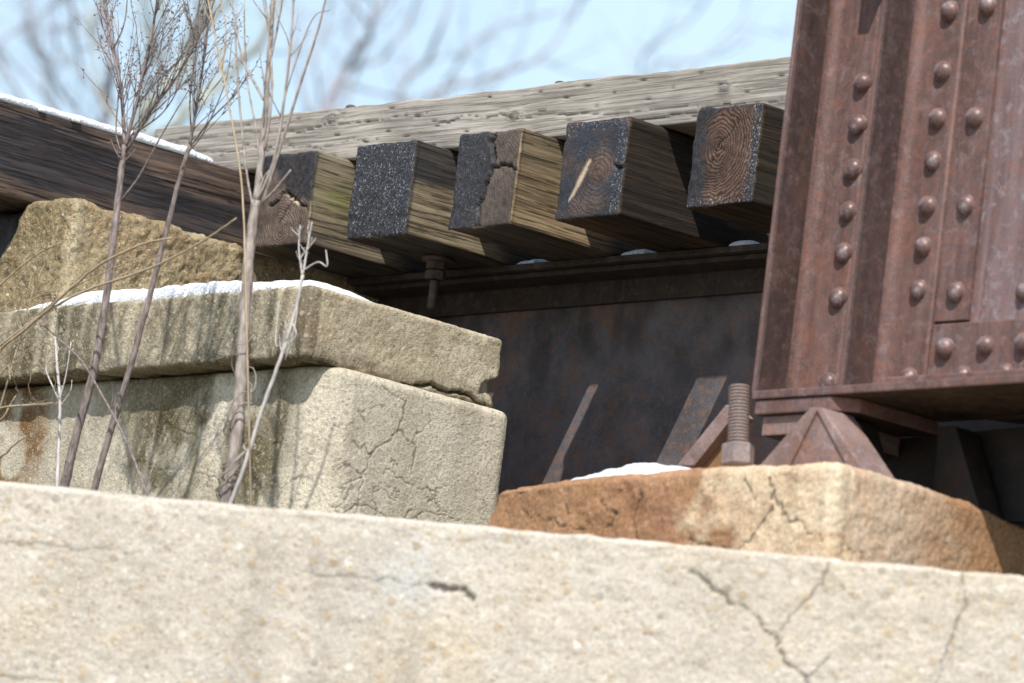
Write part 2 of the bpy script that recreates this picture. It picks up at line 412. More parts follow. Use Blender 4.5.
# ------------------------------------------------------------------ ground
b = NB('dry_grass_ground'); n1 = b.noise(.6, 6, .6); n2 = b.noise(9, 6, .7)
gm = b.out(b.mix(b.ramp(n2, [(.35, 0), (.65, 1)]), b.mix(n1, (.10, .085, .05, 1), (.07, .06, .035, 1)), (.2, .17, .11, 1)), .95, b.bump(n2, .6, .05))
bm = bmesh.new(); add_box(bm, -600, 600, -600, 600, -6.6, -6.0); tag(bm_obj('ground', bm, gm), kind='structure')

# ------------------------------------------------------------------ retaining wall in front
m_wall = concrete('pale_pebbled_concrete', srgb(209, 200, 187), srgb(198, 189, 175), srgb(176, 165, 149), .4, .6, 60, .10, .30, .45, .8,
                  s1=srgb(140, 132, 120), s2=srgb(205, 212, 214), s3=srgb(205, 182, 140), peb_cols=[(0, srgb(200, 180, 150)), (.4, srgb(170, 145, 110)), (.6, srgb(226, 220, 208)), (.85, srgb(150, 140, 128)), (1, srgb(236, 232, 222))])
WL = at(0, 486, 'z', -1.453); WR = at(1024, 580, 'z', -1.453)
wdir = (WR-WL)/np.linalg.norm(WR-WL); wn = np.array([-wdir[1], wdir[0], 0])   # wn points to the bridge
def wallpt(px, py):                                    # a point of the wall's face
    v = ray(px, py); t = ((WL-CAM)@wn)/(v@wn); return CAM+v*t
a0 = (WL-wdir*.35)[:2]; a1 = (WR+wdir*.45)[:2]; A0 = (WL-wdir*3)[:2]; A1 = (WR+wdir*3)[:2]; th = wn[:2]*.26
V, N, F = loft([A0, a0, a1, A1, A1+th, A0+th], [A0, a0, a1, A1, A1+th, A0+th],
               spans((-6.0, -2.1, 1.3), (-2.1, -1.49, .0055), (-1.49, -1.44, .004)), [.3, .0055, .3, .3, .4, .3], .001, .016)
cr = [(jag([wallpt(*p) for p in q], 5, .004, i), wd, dp) for i, (q, wd, dp) in enumerate([
    ([(690, 571), (712, 588), (742, 606), (775, 637), (782, 655), (805, 676), (815, 690)], .0055, .005),
    ([(827, 562), (820, 585), (802, 603), (777, 634)], .005, .002),
    ([(962, 572), (966, 605), (950, 640), (934, 690)], .005, .002),
    ([(0, 542), (55, 545), (100, 548), (140, 551)], .005, .0008),
    ([(310, 572), (360, 576), (430, 584)], .0045, .0004), ([(805, 683), (830, 655)], .005, .001),
    ([(432, 586), (445, 590), (462, 589), (474, 600)], .010, .008), ([(0, 676), (60, 682)], .005, .0006)])]
V = V+N*((fbm(V, 3, 3)*.006+fbm(V, 22, 4)*.004+fbm(V, 90, 2)*.0022)[:, None])
edge = sstep(-1.53, -1.45, V[:, 2]); V = V-N*(edge*np.clip(fbm(V, 9, 4), 0, 1)*.014)[:, None]; V[:, 2] -= edge*np.clip(fbm(V, 7, 4, off=5), 0, 1)*.006
V, ck = carve(V, N, cr)
u = (V-WL)@wdir; uw = np.linalg.norm(WR-WL)
s1 = np.clip(sstep(-.1, .5, fbm(V, (5, 5, 1.0), 4))*.45*np.exp(-((u/uw-.25)/.22)**2)+.5*np.exp(-((u/uw-.425)/.012)**2)*sstep(-1.5, -1.7, V[:, 2]), 0, 1)*sstep(-1.47, -1.56, V[:, 2])
s2 = np.exp(-(((u/uw-.41)/.03)**2+((V[:, 2]+1.6)/.09)**2))*.6
s3 = np.clip(fbm(V, 4, 4, off=40), 0, 1)*.6
wall = mesh_obj('retaining_wall', V, F, m_wall, None, (WL[0], WL[1], -6), attrs=dict(crack=ck, s1=s1, s2=s2, s3=s3))
tag(wall, 'long pale pebbled concrete wall with forked cracks running along the foreground', 'wall')
# earth fill behind the wall
bm = bmesh.new(); add_prism(bm, [tuple(A0+th*1.02), tuple(A1+th*1.02), (6, 1.5), (6, 4), (-8, 4), (-8, -2)], 'z', -6.3, -1.75)
tag(bm_obj('ground_bank', bm, gm), kind='structure')

# ------------------------------------------------------------------ concrete pier with its capstone
m_pier = concrete('weathered_pier_concrete', srgb(218, 208, 188), srgb(200, 190, 168), srgb(160, 147, 121), .6, .5, 95, .25, .6, .6, .9,
                  s1=srgb(104, 94, 64), s2=srgb(205, 196, 176), s3=srgb(128, 96, 60), off=3)
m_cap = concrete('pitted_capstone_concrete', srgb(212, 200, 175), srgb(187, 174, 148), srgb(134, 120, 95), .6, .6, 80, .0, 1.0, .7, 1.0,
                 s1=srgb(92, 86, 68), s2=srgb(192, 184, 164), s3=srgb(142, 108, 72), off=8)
pier = thing('concrete_pier', 'weathered tan concrete pier with overhanging capstone carrying snow', 'pier', (-2, .1, -6))
_cc = at(313, 284, 'y', -.72); CX = float(_cc[0]); CT = float(_cc[2]); CF = -.72
PX, PF, PB = CX+.034, CF+.072, CF+.715
V, N, F = loft([(-3.4, PF), (-2.25, PF), (PX-.175, PF), (PX, PF+.075), (PX, PB), (-3.4, PB)],
               [(-3.4, PF), (-2.25, PF), (PX-.075, PF), (PX, PF+.06), (PX, PB), (-3.4, PB)],
               spans((-1.75, CT-.70, .2), (CT-.70, CT-.197, .0032)), [.3, .0036, .0032, .0032, .3, .3], .035, .026)
def pf(px, py): return at(px, py, 'y', PF)
def pr(px, py): return at(px, py, 'x', PX)
cl = [([pr(405, 400), pr(398, 430), pr(372, 452), pr(362, 475), pr(358, 508)], .005), ([pr(398, 430), pr(415, 445), pr(412, 470)], .006),
      ([pr(362, 475), pr(345, 462), pf(325, 455), pf(300, 448)], .004), ([pr(372, 452), pr(352, 440), pf(330, 445), pf(310, 440)], .003),
      ([pf(290, 478), pf(312, 476), pf(325, 470)], .006), ([pr(345, 500), pr(352, 485), pr(365, 470)], .005),
      ([pr(330, 516), pr(360, 505), pr(395, 520), pr(430, 512), pr(460, 521)], .004), ([pr(425, 390), pr(430, 420), pr(410, 445)], .003),
      ([pr(380, 385), pr(405, 400)], .003), ([pf(165, 420), pf(185, 432), pf(205, 440)], .004), ([pf(150, 405), pf(170, 425)], .003),
      ([pf(255, 455), pf(280, 442), pf(300, 448)], .003), ([pf(275, 500), pf(290, 478)], .003), ([pr(370, 490), pr(378, 505), pr(372, 520)], .003)]
rc = random.Random(11)
for _k in range(16):                                   # finer map cracking around the corner of the shaft
    qx = rc.uniform(330, 440); qy = rc.uniform(395, 515); l = [pr(qx, qy)]
    for _j in range(3): qx += rc.uniform(-16, 20); qy += rc.uniform(-14, 14); l.append(pr(qx, qy))
    cl.append((l, .003))
for _k in range(8):
    qx = rc.uniform(120, 300); qy = rc.uniform(410, 490); l = [pf(qx, qy)]
    for _j in range(3): qx += rc.uniform(-6, 22); qy += rc.uniform(-10, 12); l.append(pf(qx, qy))
    cl.append((l, .003))
cr = [(jag(l, 5, .004, 50+i), wd*.72+.0004, .0022) for i, (l, wd) in enumerate(cl)]
V = V+N*((fbm(V, 3, 3)*.005+fbm(V, 26, 4)*.0014+fbm(V, 110, 3)*.0011)[:, None]); V, ck = carve(V, N, cr, .008)
front = (V[:, 1] < PF+.03)*1.0
s1 = front*np.clip(sstep(-.15, .3, fbm(V, (7, 7, 4), 5, off=2))*sstep(-1.3, -.75, V[:, 0]-CX)*sstep(-.06, -.2, V[:, 0]-CX)*1.5, 0, 1)*.95
s2 = (1-front)*.35+front*np.exp(-((V[:, 0]-CX+.92)/.14)**2)*.5
s3 = front*np.clip(sstep(-1.1, -1.22, V[:, 0]-CX+.1*fbm(V, 9, 4))*sstep(.05, .3, fbm(V, 8, 4, off=11)+.25), 0, 1)
mesh_obj('pier_shaft', V, F, m_pier, pier, (-2, .1, -6), attrs=dict(crack=ck, s1=s1, s2=s2, s3=s3))
CB = CF+.69
V, N, F = loft([(-3.5, CF), (-2.25, CF), (CX, CF), (CX, CB), (-3.5, CB)], [(-3.5, CF), (-2.25, CF), (CX, CF), (CX, CB), (-3.5, CB)],
               spans((CT-.195, CT-.17, .004), (CT-.17, CT-.025, .0045), (CT-.025, CT, .004)), [.3, .005, .0045, .3, .3], .018, .014, .014)
rag = sstep(CT-.145, CT-.195, V[:, 2])
V = V+N*((fbm(V, 4, 3)*.006+fbm(V, 34, 4)*.0022+fbm(V, 110, 3)*.0018)[:, None]); V[:, 2] += rag*np.clip(fbm(V, (14, 14, 4), 4), -.2, 1)*.016
V = V-N*(rag*np.clip(fbm(V, 17, 4, off=7), 0, 1)*.018)[:, None]
# the chipped back corner
c0 = at(496, 392, 'x', CX); dd = np.linalg.norm((V-c0)*[1, 1, 1.5], axis=1); k = sstep(.065, .015, dd+.03*fbm(V, 30, 3)); V = V-np.array([.022, .016, -.015])*k[:, None]
cr = [(jag([at(398, 388, 'x', CX), at(425, 385, 'x', CX), at(455, 392, 'x', CX), at(488, 408, 'x', CX)], 5, .004, 91), .008, .02)]
V, ck = carve(V, N, cr)
front = (V[:, 1] < CF+.04)*1.0
rib = (np.sin(V[:, 0]*95+3*fbm(V, 6, 3))*.5+.5)*np.clip(fbm(V, (3, 3, 3), 3)+.6, 0, 1)
V = V+N*(front*(rib-.5)*.0035)[:, None]
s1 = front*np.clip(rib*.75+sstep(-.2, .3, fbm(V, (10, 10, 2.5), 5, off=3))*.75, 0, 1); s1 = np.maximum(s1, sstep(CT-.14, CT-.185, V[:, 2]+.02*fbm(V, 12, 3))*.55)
s2 = front*np.exp(-((V[:, 0]-CX+.3)/.16)**2)*.55*sstep(-.1, .3, fbm(V, (14, 14, 2), 4))
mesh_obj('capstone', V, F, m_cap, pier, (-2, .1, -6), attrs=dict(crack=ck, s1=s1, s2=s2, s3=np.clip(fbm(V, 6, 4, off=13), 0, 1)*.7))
# mortar squeezed out of the joint
V, N, F = loft([(CX-.12, PF+.38), (CX+.001, PF+.38), (CX-.003, PB-.02), (CX-.12, PB-.02)], [(CX-.12, PF+.38), (CX-.004, PF+.38), (CX-.008, PB-.02), (CX-.12, PB-.02)],
               spans((CT-.218, CT-.190, .004)), [.05, .005, .05, .05], .01, .006)
V = V+N*(fbm(V, 30, 4)*.011)[:, None]
mesh_obj('mortar_bed', V, F, m_cap, pier, (-2, .1, -6), attrs=dict(crack=np.zeros(len(V)), s1=np.zeros(len(V)), s2=np.ones(len(V))*.4, s3=np.zeros(len(V))))

# ------------------------------------------------------------------ backwall under the header timber
m_bw = concrete('crumbling_brown_concrete', srgb(184, 168, 136), srgb(160, 143, 112), srgb(108, 91, 66), .6, .8, 75, .15, 1.0, .75, 1.5,
                s1=srgb(132, 120, 90), s2=srgb(204, 192, 164), s3=srgb(148, 114, 74), off=12,
                peb_cols=[(0, srgb(190, 168, 128)), (.35, srgb(150, 118, 78)), (.6, srgb(205, 192, 168)), (.8, srgb(116, 92, 64)), (1, srgb(220, 210, 190))])
BX, BF = -1.772, -.63
V, N, F = loft([(BX-.46, BF), (BX, BF), (BX, .0), (BX, 2.6), (BX-.46, 2.6)], [(BX-.225, BF), (BX, BF+.0), (BX, .0), (BX, 2.6), (BX-.225, 2.6)],
               spans((CT-.05, -.30, .0045), (-.30, -.255, .0035)), [.0045, .0045, .3, .3, .3], .035, .03)
V = V+N*((fbm(V, 5, 3)*.010+fbm(V, 24, 4)*.010+fbm(V, 75, 3)*.005)[:, None]); V[:, 2] -= sstep(-.30, -.255, V[:, 2])*np.clip(fbm(V, 10, 4), 0, 1)*.035
ck = sstep(.32, .5, fbm(V, 26, 4, off=31))*(V[:, 0] < BX-.05)*.8
mesh = mesh_obj('concrete_backwall', V, F, m_bw, None, (BX-.1, .8, CT), attrs=dict(crack=ck, s1=(V[:, 0] < BX-.03)*.55, s2=np.exp(-((V[:, 0]-BX)/.02)**2-((V[:, 1]-BF)/.03)**2)*.6, s3=np.clip(fbm(V, 6, 3, off=4), 0, 1)*(V[:, 1] > BF+.05)))
tag(mesh, 'crumbling brown gravelly concrete wall under the dark snow topped timber', 'wall')

# ------------------------------------------------------------------ pedestal under the steel bearing
m_ped = concrete('rust_stained_concrete', srgb(192, 152, 118), srgb(166, 124, 94), srgb(118, 82, 60), .75, .12, 80, .2, .8, .6, .75,
                 s1=srgb(160, 122, 88), s2=srgb(224, 205, 174), s3=srgb(218, 204, 180), off=20)
QX, QF, QL, QT = 1.435, -.75, .175, -1.146
V, N, F = loft([(QL-.03, QF), (QX+.03, QF-.02), (QX+.03, .1), (QX+.03, .44), (QL-.03, .44)], [(QL, QF), (QX, QF), (QX, .1), (QX, .44), (QL, .44)],
               spans((-1.75, -1.47, .15), (-1.47, -1.19, .0045), (-1.19, QT, .004)), [.0045, .0045, .0045, .1, .01], .03, .03)
V = V+N*((fbm(V, 4, 3)*.006+fbm(V, 24, 4)*.005+fbm(V, 90, 3)*.003)[:, None])
tp = sstep(-1.20, -1.15, V[:, 2]); V[:, 2] -= tp*(np.clip(fbm(V, 8, 4), -.3, 1)*.005+.026*sstep(.6, -.0, V[:, 0]-QL)+.055*sstep(-.45, .2, V[:, 1]))
k = sstep(.15, .0, V[:, 0]+.05*fbm(V, 16, 3)-QL); V = V+np.array([.04, .015, 0])*(k*sstep(-1.36, -1.18, V[:, 2]))[:, None]
def qf(px, py): return at(px, py, 'y', QF)
def qr(px, py): return at(px, py, 'x', QX)
cl = [([qf(770, 478), qf(778, 505), qf(795, 520), qf(815, 535), qr(845, 548), qr(862, 560)], .006), ([qf(775, 490), qf(768, 515), qf(750, 540), qf(735, 556)], .006),
      ([qf(745, 480), qf(765, 505)], .004), ([qf(600, 500), qf(615, 515), qf(600, 540)], .005), ([qf(640, 495), qf(632, 520), qf(640, 545)], .004),
      ([qf(520, 510), qf(545, 522), qf(585, 530)], .004), ([qf(520, 535), qf(560, 538), qf(600, 540), qf(645, 549)], .006), ([qf(690, 540), qf(735, 556)], .005), ([qf(560, 492), qf(570, 515)], .004)]
cr = [(jag(l, 5, .005, 150+i), wd*.85, .005) for i, (l, wd) in enumerate(cl)]; V, ck = carve(V, N, cr, .008)
fr = (V[:, 1] < QF+.06)*1.0
s2 = fr*sstep(.74, .98, V[:, 0]-QL+.35*fbm(V, 12, 5))*.85
s3 = (1-fr)*sstep(-.25, -.6, V[:, 1]+.25*fbm(V, 7, 4))*.55+np.exp(-((V[:, 0]-QX)/.05)**2-((V[:, 1]-QF)/.05)**2)*.7*(V[:, 2] > -1.32)
s1 = fr*sstep(.1, .4, fbm(V, 6, 4, off=3)+.3)*(1-s2)*.9+(1-fr)*1.2*sstep(-.62, -.28, V[:, 1]+.2*fbm(V, 8, 3))
ped = mesh_obj('concrete_pedestal', V, F, m_ped, None, (.8, -.2, -1.75), attrs=dict(crack=ck, s1=np.clip(s1, 0, 1), s2=s2, s3=np.clip(s3, 0, 1)))
tag(ped, 'low rust stained orange concrete block under the steel girder bearing', 'pedestal')

# ------------------------------------------------------------------ timbers
def timber(name, base, x0, x1, y0, y1, z0, z1, xs, ys, zs, rnd, side_mat, end_mat, axis, disp, attrs, end_side):
    V, N, F, side = grid_box(xs, ys, zs, rnd)
    V = V+N*disp(V, N)[:, None]
    A = {k: f(V) for k, f in attrs.items()}
    if 'crack_lines' in A:
        pass
    midx = np.where(np.isin(side, end_side), 1, 0)
    return V, N, F, midx, A

TIE_H, TIE_W, TIE_L = .269, .25, 2.6
def uv_on(x0):
    return lambda V: ((V[:, 0]-x0)/TIE_W, -V[:, 2]/TIE_H)      # u to the right, v downwards
tie_specs = []
def make_tie(x0, dz, name_label, side_mat, end_mat, tarf, frostf, mossf, cracks, scratch, seed, w=TIE_W, y0=0.0, skew=0):
    xs = spans((x0, x0+w, .005)); ys = spans((y0, y0+.46, .005), (y0+.46, TIE_L, .25)); zs = spans((-TIE_H, 0, .005))
    V, N, F, side = grid_box(xs, ys, zs, .007)
    o = seed*3.7
    long_ = np.abs(N[:, 1]) < .5
    g = fbm(V, (46, 2.2, 46), 4, off=o)*.0035+fbm(V, (17, 1.2, 17), 3, off=o+5)*.004
    e = fbm(V, 38, 4, off=o)*.0035+fbm(V, 9, 3, off=o)*.004
    V0 = V.copy(); V = V+N*np.where(long_, g, e)[:, None]
    # corner wear
    cw = (np.abs(N) > .25).sum(1) > 1
    V = V-N*(cw*np.clip(fbm(V0, (20, 4, 20), 3, off=o+9), 0, 1)*.010)[:, None]
    u = (V0[:, 0]-x0)/w; v = -V0[:, 2]/TIE_H; face = V0[:, 1] < y0+.008
    lines = []
    for L, wd, dp in cracks:
        lines.append((jag([(x0+a*w, y0, -b*TIE_H) for a, b in L], 5, .003, seed+len(lines)), wd, dp))
    V2, ck = carve(V, N, lines, .004) if lines else (V, np.zeros(len(V)))
    V2[:, 1] += skew*u*.0
    sc = np.zeros(len(V))
    if scratch:
        for L, wd in scratch: sc = np.maximum(sc, np.clip(1.6*(1-polydist(V+fbm(V, 60, 2)[:, None]*.003, [(x0+a*w, y0, -b*TIE_H) for a, b in L])/wd), 0, 1))
    y = V0[:, 1]-y0; nz = fbm(V0, (14, 6, 14), 4, off=o)
    A = dict(crack=ck, scratch=sc, tar_shade=np.clip(np.where(face, tarf(u, v, nz), 0)+np.where(~face, sstep(.10, -.02, y+.05*nz)*.0, 0), 0, 1),
             frost=np.where(face, frostf(u, v, nz), 0), moss=np.clip(mossf(y, v, nz), 0, 1))
    A['tar_shade'] = np.where(face, A['tar_shade'], np.clip(tar_shade_side[seed](y, v, nz)+sstep(.30, .42, y+.06*nz)*.8+sstep(.016, .004, y)*.8, 0, 1))  # deeper in, the guard timber's shade is painted on like tar
    A['tar_shade'] = np.where(N[:, 2] < -.6, np.clip(.82+.4*nz, 0, 1), A['tar_shade'])  # undersides blackened: shade below the tie painted in
    ob = mesh_obj('crosstie', V2, F, [side_mat, end_mat], None, (x0+w/2, 1.3, -TIE_H), np.where(side == 2, 1, 0), A)
    ob.location.z += dz
    tag(ob, name_label, 'railway tie', 'timber ties under the guard timber')
    return ob
tarblack = (.020, .020, .024, 1)
tar_shade_side = {1: lambda y, v, n: .35*sstep(.45, 1, v+.2*n)+.3*sstep(.25, 0, v)+0*y, 2: lambda y, v, n: sstep(.40, .32, v+.05*n+.06*sstep(0, .3, y)-.06)*.92+sstep(.02, 0, y)*.7,
           3: lambda y, v, n: sstep(.5, .1, v+.3*n)*.45+sstep(.012, 0, y)*.4, 4: lambda y, v, n: sstep(.33, .24, y-.14*v+.10*n)*.97, 5: lambda y, v, n: .95+0*y}  # last entry paints the girder's shade over that tie's whole side
sideA = wood('tan_tie_wood', srgb(160, 146, 120), srgb(122, 109, 88), srgb(52, 43, 33), 'y', tarblack+(), (.19, .22, .05, 1), off=1)
sideB = wood('amber_tie_wood', srgb(166, 145, 114), srgb(126, 107, 82), srgb(50, 42, 33), 'y', tarblack+(), (.20, .20, .06, 1), off=5)
sideD = wood('dark_creosote_wood', srgb(140, 114, 82), srgb(100, 80, 57), srgb(38, 31, 25), 'y', (.019, .015, .012, 1), off=9)
def rel(x0, u, v): return (u*TIE_W-TIE_W/2, TIE_H-v*TIE_H)
z0f = lambda *a: 0*a[0]
e1 = endgrain('brown_cracked_end_grain', rel(0, .55, .82), (.12, .085, .065, 1), (.20, .15, .12, 1), (.016, .014, .014, 1), 800, .25, .6)
e2 = endgrain('black_tarred_end_grain', rel(0, .4, .6), (.09, .07, .06, 1), (.07, .055, .05, 1), (.016, .017, .022, 1), 430, .75, .42, ringamt=.5)
e3 = endgrain('half_tarred_end_grain', rel(0, .2, .75), (.105, .08, .065, 1), (.15, .115, .095, 1), (.018, .018, .021, 1), 620, .35, .5, ringamt=.55)
e4 = endgrain('blue_black_scarred_end_grain', rel(0, .62, .55), (.085, .055, .045, 1), (.14, .095, .078, 1), (.018, .023, .033, 1), 600, .8, .33)
e5 = endgrain('reddish_ringed_end_grain', rel(0, .40, .40), (.05, .030, .024, 1), (.20, .115, .08, 1), (.016, .015, .017, 1), 700, 1.0, .45)
make_tie(-1.775, 0, 'weathered brown crosstie with mossy side next to the dark header timber', sideA, e1,
         lambda u, v, n: sstep(.50, .25, v-.25*(u-.5)+.25*n)*.9+sstep(.8, 1, v)*.3, lambda u, v, n: .25+0*u, lambda y, v, n: np.exp(-((y-.13)/.10)**2-((v-.45)/.16)**2)*(.7+.6*n),
         [([(.55, .42), (.72, .5), (.95, .62)], .006, .012), ([(.3, .55), (.55, .42)], .005, .01), ([(.5, .75), (.75, .45)], .004, .006)], [([(.58, .45), (.8, .56)], .006)], 1)
make_tie(-1.357, .0, 'crosstie with a fully tarred black end flecked white and tan side', sideA, e2,
         lambda u, v, n: .85+.2*n, lambda u, v, n: .75+.2*n, lambda y, v, n: 0*y, [([(.2, .9), (.45, .55)], .003, .004)], None, 2)
make_tie(-.931, .0, 'crosstie with a split end, black on one half and brown on the other', sideB, e3,
         lambda u, v, n: sstep(.08, -.06, u-np.interp(v, [0, .3, .52, .76, 1], [.53, .62, .57, .46, .5])+.05*n)+.25*sstep(.3, .0, v), lambda u, v, n: .3+.4*(u < .5), lambda y, v, n: np.exp(-((y-.2)/.12)**2-((v-.3)/.2)**2)*(.3+.5*n),
         [([(.53, 0), (.62, .3), (.57, .52), (.46, .76), (.5, 1)], .008, .02), ([(.62, .38), (.8, .36), (1, .42)], .005, .012)], None, 3)
make_tie(-.505, .0, 'dark crosstie with a pale diagonal gouge in its blue black end', sideD, e4,
         lambda u, v, n: .70-.6*np.exp(-((u-.66)/.2)**2-((v-.52)/.16)**2)-.55*np.exp(-((u-.65)/.28)**2-((v-.85)/.16)**2)+.5*n, lambda u, v, n: .35+.5*(u > .85)+.5*np.exp(-((v)/.1)**2), lambda y, v, n: 0*y,
         [([(.86, .5), (1, .52)], .006, .015)], [([(.45, .42), (.35, .57), (.30, .66), (.2, .80)], .006), ([(.40, .50), (.345, .60), (.31, .66)], .011), ([(.36, .58), (.25, .74)], .009)], 4)
make_tie(0.0, .0, 'dark crosstie with reddish concentric rings on its end beside the girder', sideD, e5,
         lambda u, v, n: sstep(.42, .0, u+.12*n-.0*v)*.8+sstep(.12, 0, v+.06*n)*.6+sstep(.86, .95, u+.05*n)*.7+.3*sstep(.85, 1, v)+.2*sstep(.5, 1, v)*sstep(.5, .1, u), lambda u, v, n: np.maximum(sstep(.72, .95, u), sstep(.86, .97, v))*1.2, lambda y, v, n: 0*y, [([(.40, .40), (.52, .30), (.66, .16)], .0035, .005), ([(.38, .42), (.3, .6), (.27, .75)], .0035, .005), ([(.42, .42), (.6, .5)], .003, .004)], None, 5)

# the guard timber over the ties
m_guard = wood('silver_grey_weathered_wood', srgb(180, 173, 163), srgb(152, 144, 134), srgb(92, 85, 78), 'x', grain_sc=95, groove=.3, bumpk=.55, off=2)
e_guard = endgrain('grey_end_grain', (0, .07), (.3, .27, .23, 1), (.2, .18, .15, 1), tarblack, 430, 0, .7)
GY = .125
guard = thing('guard_timber', 'long silver grey weathered beam lying across the tops of the ties', 'timber beam', (-.6, GY+.1, .002))
V, N, F, side = grid_box(spans((-2.42, .45, .006), (.45, 5, .4)), spans((GY, GY+.2, .01)), spans((.002, .158, .005)), .008)
V0 = V.copy(); g = fbm(V, (.9, 48, 48), 4)*.0022+fbm(V, (.6, 10, 10), 3, off=5)*.004
r_ = np.random.RandomState(5); inc = np.zeros(len(V)); lx = []
for row in range(5):                                   # the short incisions of treated timber
    for k in range(15):
        cx = -2.4+.205*k+.1*(row % 2)+r_.normal(0, .012); cz = .018+.030*row+r_.normal(0, .003); ln = .012+.010*r_.rand()
        inc = np.maximum(inc, np.clip(1.5*(1-np.sqrt(((V0[:, 0]-cx)/ln)**2+((V0[:, 2]-cz)/.0036)**2)), 0, 1)*(V0[:, 1] < GY+.02)*(r_.rand() > .25))
kn = np.zeros(len(V))
for px, py in ((515, 116), (725, 87), (333, 118)):
    kp = at(px, py, 'y', GY); d = np.sqrt(((V0[:, 0]-kp[0])*.75)**2+(V0[:, 2]-kp[2])**2); kn = np.maximum(kn, np.exp(-((d-.011)/.004)**2)*.8+np.exp(-(d/.005)**2)); g = g+np.exp(-(d/.022)**2)*.006
lines = [(jag([(-2.4, GY, .075), (-1.9, GY, .06), (-1.4, GY, .05)], 8, .006, 7), .0035, .004), (jag([(-1.2, GY, .09), (-.5, GY, .055), (0, GY, .05)], 10, .005, 8), .003, .004), (jag([(-.4, GY, .03), (.3, GY, .04)], 8, .004, 9), .003, .004), (jag([(-2.3, GY, .12), (-1.7, GY, .105), (-1.2, GY, .11)], 8, .004, 10), .003, .004)]
V = V+N*g[:, None]; V, ck = carve(V, N, lines, .004); V = V-N*(inc*.004)[:, None]
V = V+np.c_[0*V[:, 0], 0*V[:, 0], sstep(.12, .15, V0[:, 2])*fbm(V0, (6, 5, 5), 4)*.010]
gb = mesh_obj('beam', V, F, [m_guard, e_guard], guard, (-.6, GY+.1, .002), np.where(side < 2, 1, 0), dict(crack=np.clip(np.maximum(np.maximum(ck, inc*.95), kn*.7), 0, 1), tar_shade=np.zeros(len(V)), frost=np.zeros(len(V)), scratch=np.zeros(len(V)), moss=np.zeros(len(V))))
m_iron = rust('dark_bolt_rust', (.05, .04, .036, 1), (.10, .07, .055, 1), (.13, .07, .045, 1), .1, off=2)
for px in (322+30, 561):
    p = at(px, 104 if px < 400 else 80, 'y', GY+.05)
    bm = bmesh.new(); add_lathe(bm, (p[0], GY+.05, .152), [(.022, 0), (.022, .012), (.017, .014), (.016, .020), (.009, .024)], 10); bm_obj('bolt_head', bm, m_iron, guard, (-.6, GY+.1, .002), True)

# header timber with snow on it
m_head = wood('dark_brown_header_wood', srgb(112, 94, 82), srgb(80, 68, 61), srgb(32, 27, 26), 'y', (.025, .026, .032, 1), grain_sc=75, groove=.7, bumpk=1.3, off=7)
HX = -1.985
V, N, F, side = grid_box(spans((HX-.25, HX, .01)), spans((-2.2, -.95, .3), (-.95, .15, .0055), (.15, 2.6, .3)), spans((-.265, 0, .005)), .008)
g = fbm(V, (40, 1.6, 40), 4, off=3)*.006+fbm(V, (13, .9, 13), 3)*.007
V0 = V.copy(); V = V+N*g[:, None]
tar_shade = sstep(.05, .3, fbm(V0, (8, 2.2, 8), 4, off=2)+.55*np.exp(-((V0[:, 1]+.55)/.22)**2-((V0[:, 2]+.15)/.09)**2)-.05)*.8
hd = mesh_obj('header_timber', V, F, [m_head, e1], None, (HX-.125, 0, -.265), np.where((side == 2), 1, 0), dict(crack=np.zeros(len(V)), tar_shade=tar_shade, frost=0*tar_shade, scratch=0*tar_shade, moss=0*tar_shade))
tag(hd, 'dark brown grained timber with a strip of snow along its top at the left', 'timber beam')
V, N, F, side = grid_box(spans((-2.45, -2.03, .012)), spans((-.60, .4, .02)), spans((-.50, -.272, .012)), .03)
V = V+N*(fbm(V, (20, 3, 20), 3)*.012)[:, None]; z_ = np.zeros(len(V))
tag(mesh_obj('timber_block', V, F, [m_head, e1], None, (-2.18, -.1, -.46), np.where(side == 2, 1, 0), dict(crack=z_, tar_shade=z_+.7, frost=z_, scratch=z_, moss=z_)), 'blackened timber block wedged beside the brown backwall at the left edge', 'timber block')

# ------------------------------------------------------------------ approach girder in the shade under the ties
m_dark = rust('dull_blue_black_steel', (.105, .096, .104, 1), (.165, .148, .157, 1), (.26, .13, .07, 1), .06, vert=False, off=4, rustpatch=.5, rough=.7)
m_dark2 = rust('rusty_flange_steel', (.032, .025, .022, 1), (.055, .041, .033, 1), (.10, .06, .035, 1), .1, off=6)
YW = .52
ag = thing('approach_girder', 'dark shaded steel girder under the ties behind the concrete pier', 'girder', (-.5, YW, -1.25))
AB = (-.5, YW, -1.25)
V, N, F, side = grid_box(spans((-4, -1.5, .4), (-1.5, 2.5, .02)), np.array([YW, YW+.012]), spans((-1.25, -.29, .02)), .002)
V[:, 1] += fbm(V, 3, 3)*.004
mesh_obj('web', V, F, m_dark, ag, AB, attrs=dict(grime_shade=np.clip(sstep(-.40, -.30, V[:, 2]+.06*fbm(V, 12, 4))*.85+sstep(.18, .34, V[:, 0])*.95+.55*sstep(-.1, .25, fbm(V, (11, 11, 7), 5))*sstep(-.72, -.45, V[:, 2])+.25*sstep(0, .3, fbm(V, (5, 5, 5), 4, off=8)), 0, 1)))  # painted shade at the plate girder end, plus darker top and grime blotches
bm = bmesh.new(); add_box(bm, -4, 2.5, YW-.14, YW+.15, -.2895, -.2715); bm_obj('top_flange', bm, m_dark2, ag, AB, bevel=.003)
bm = bmesh.new(); add_prism(bm, [(YW-.11, -.2905), (YW-.002, -.2905), (YW-.002, -.37), (YW-.016, -.37), (YW-.016, -.306), (YW-.11, -.304)], 'x', -3.99, 2.49); bm_obj('flange_angle', bm, m_dark2, ag, AB, bevel=.002)
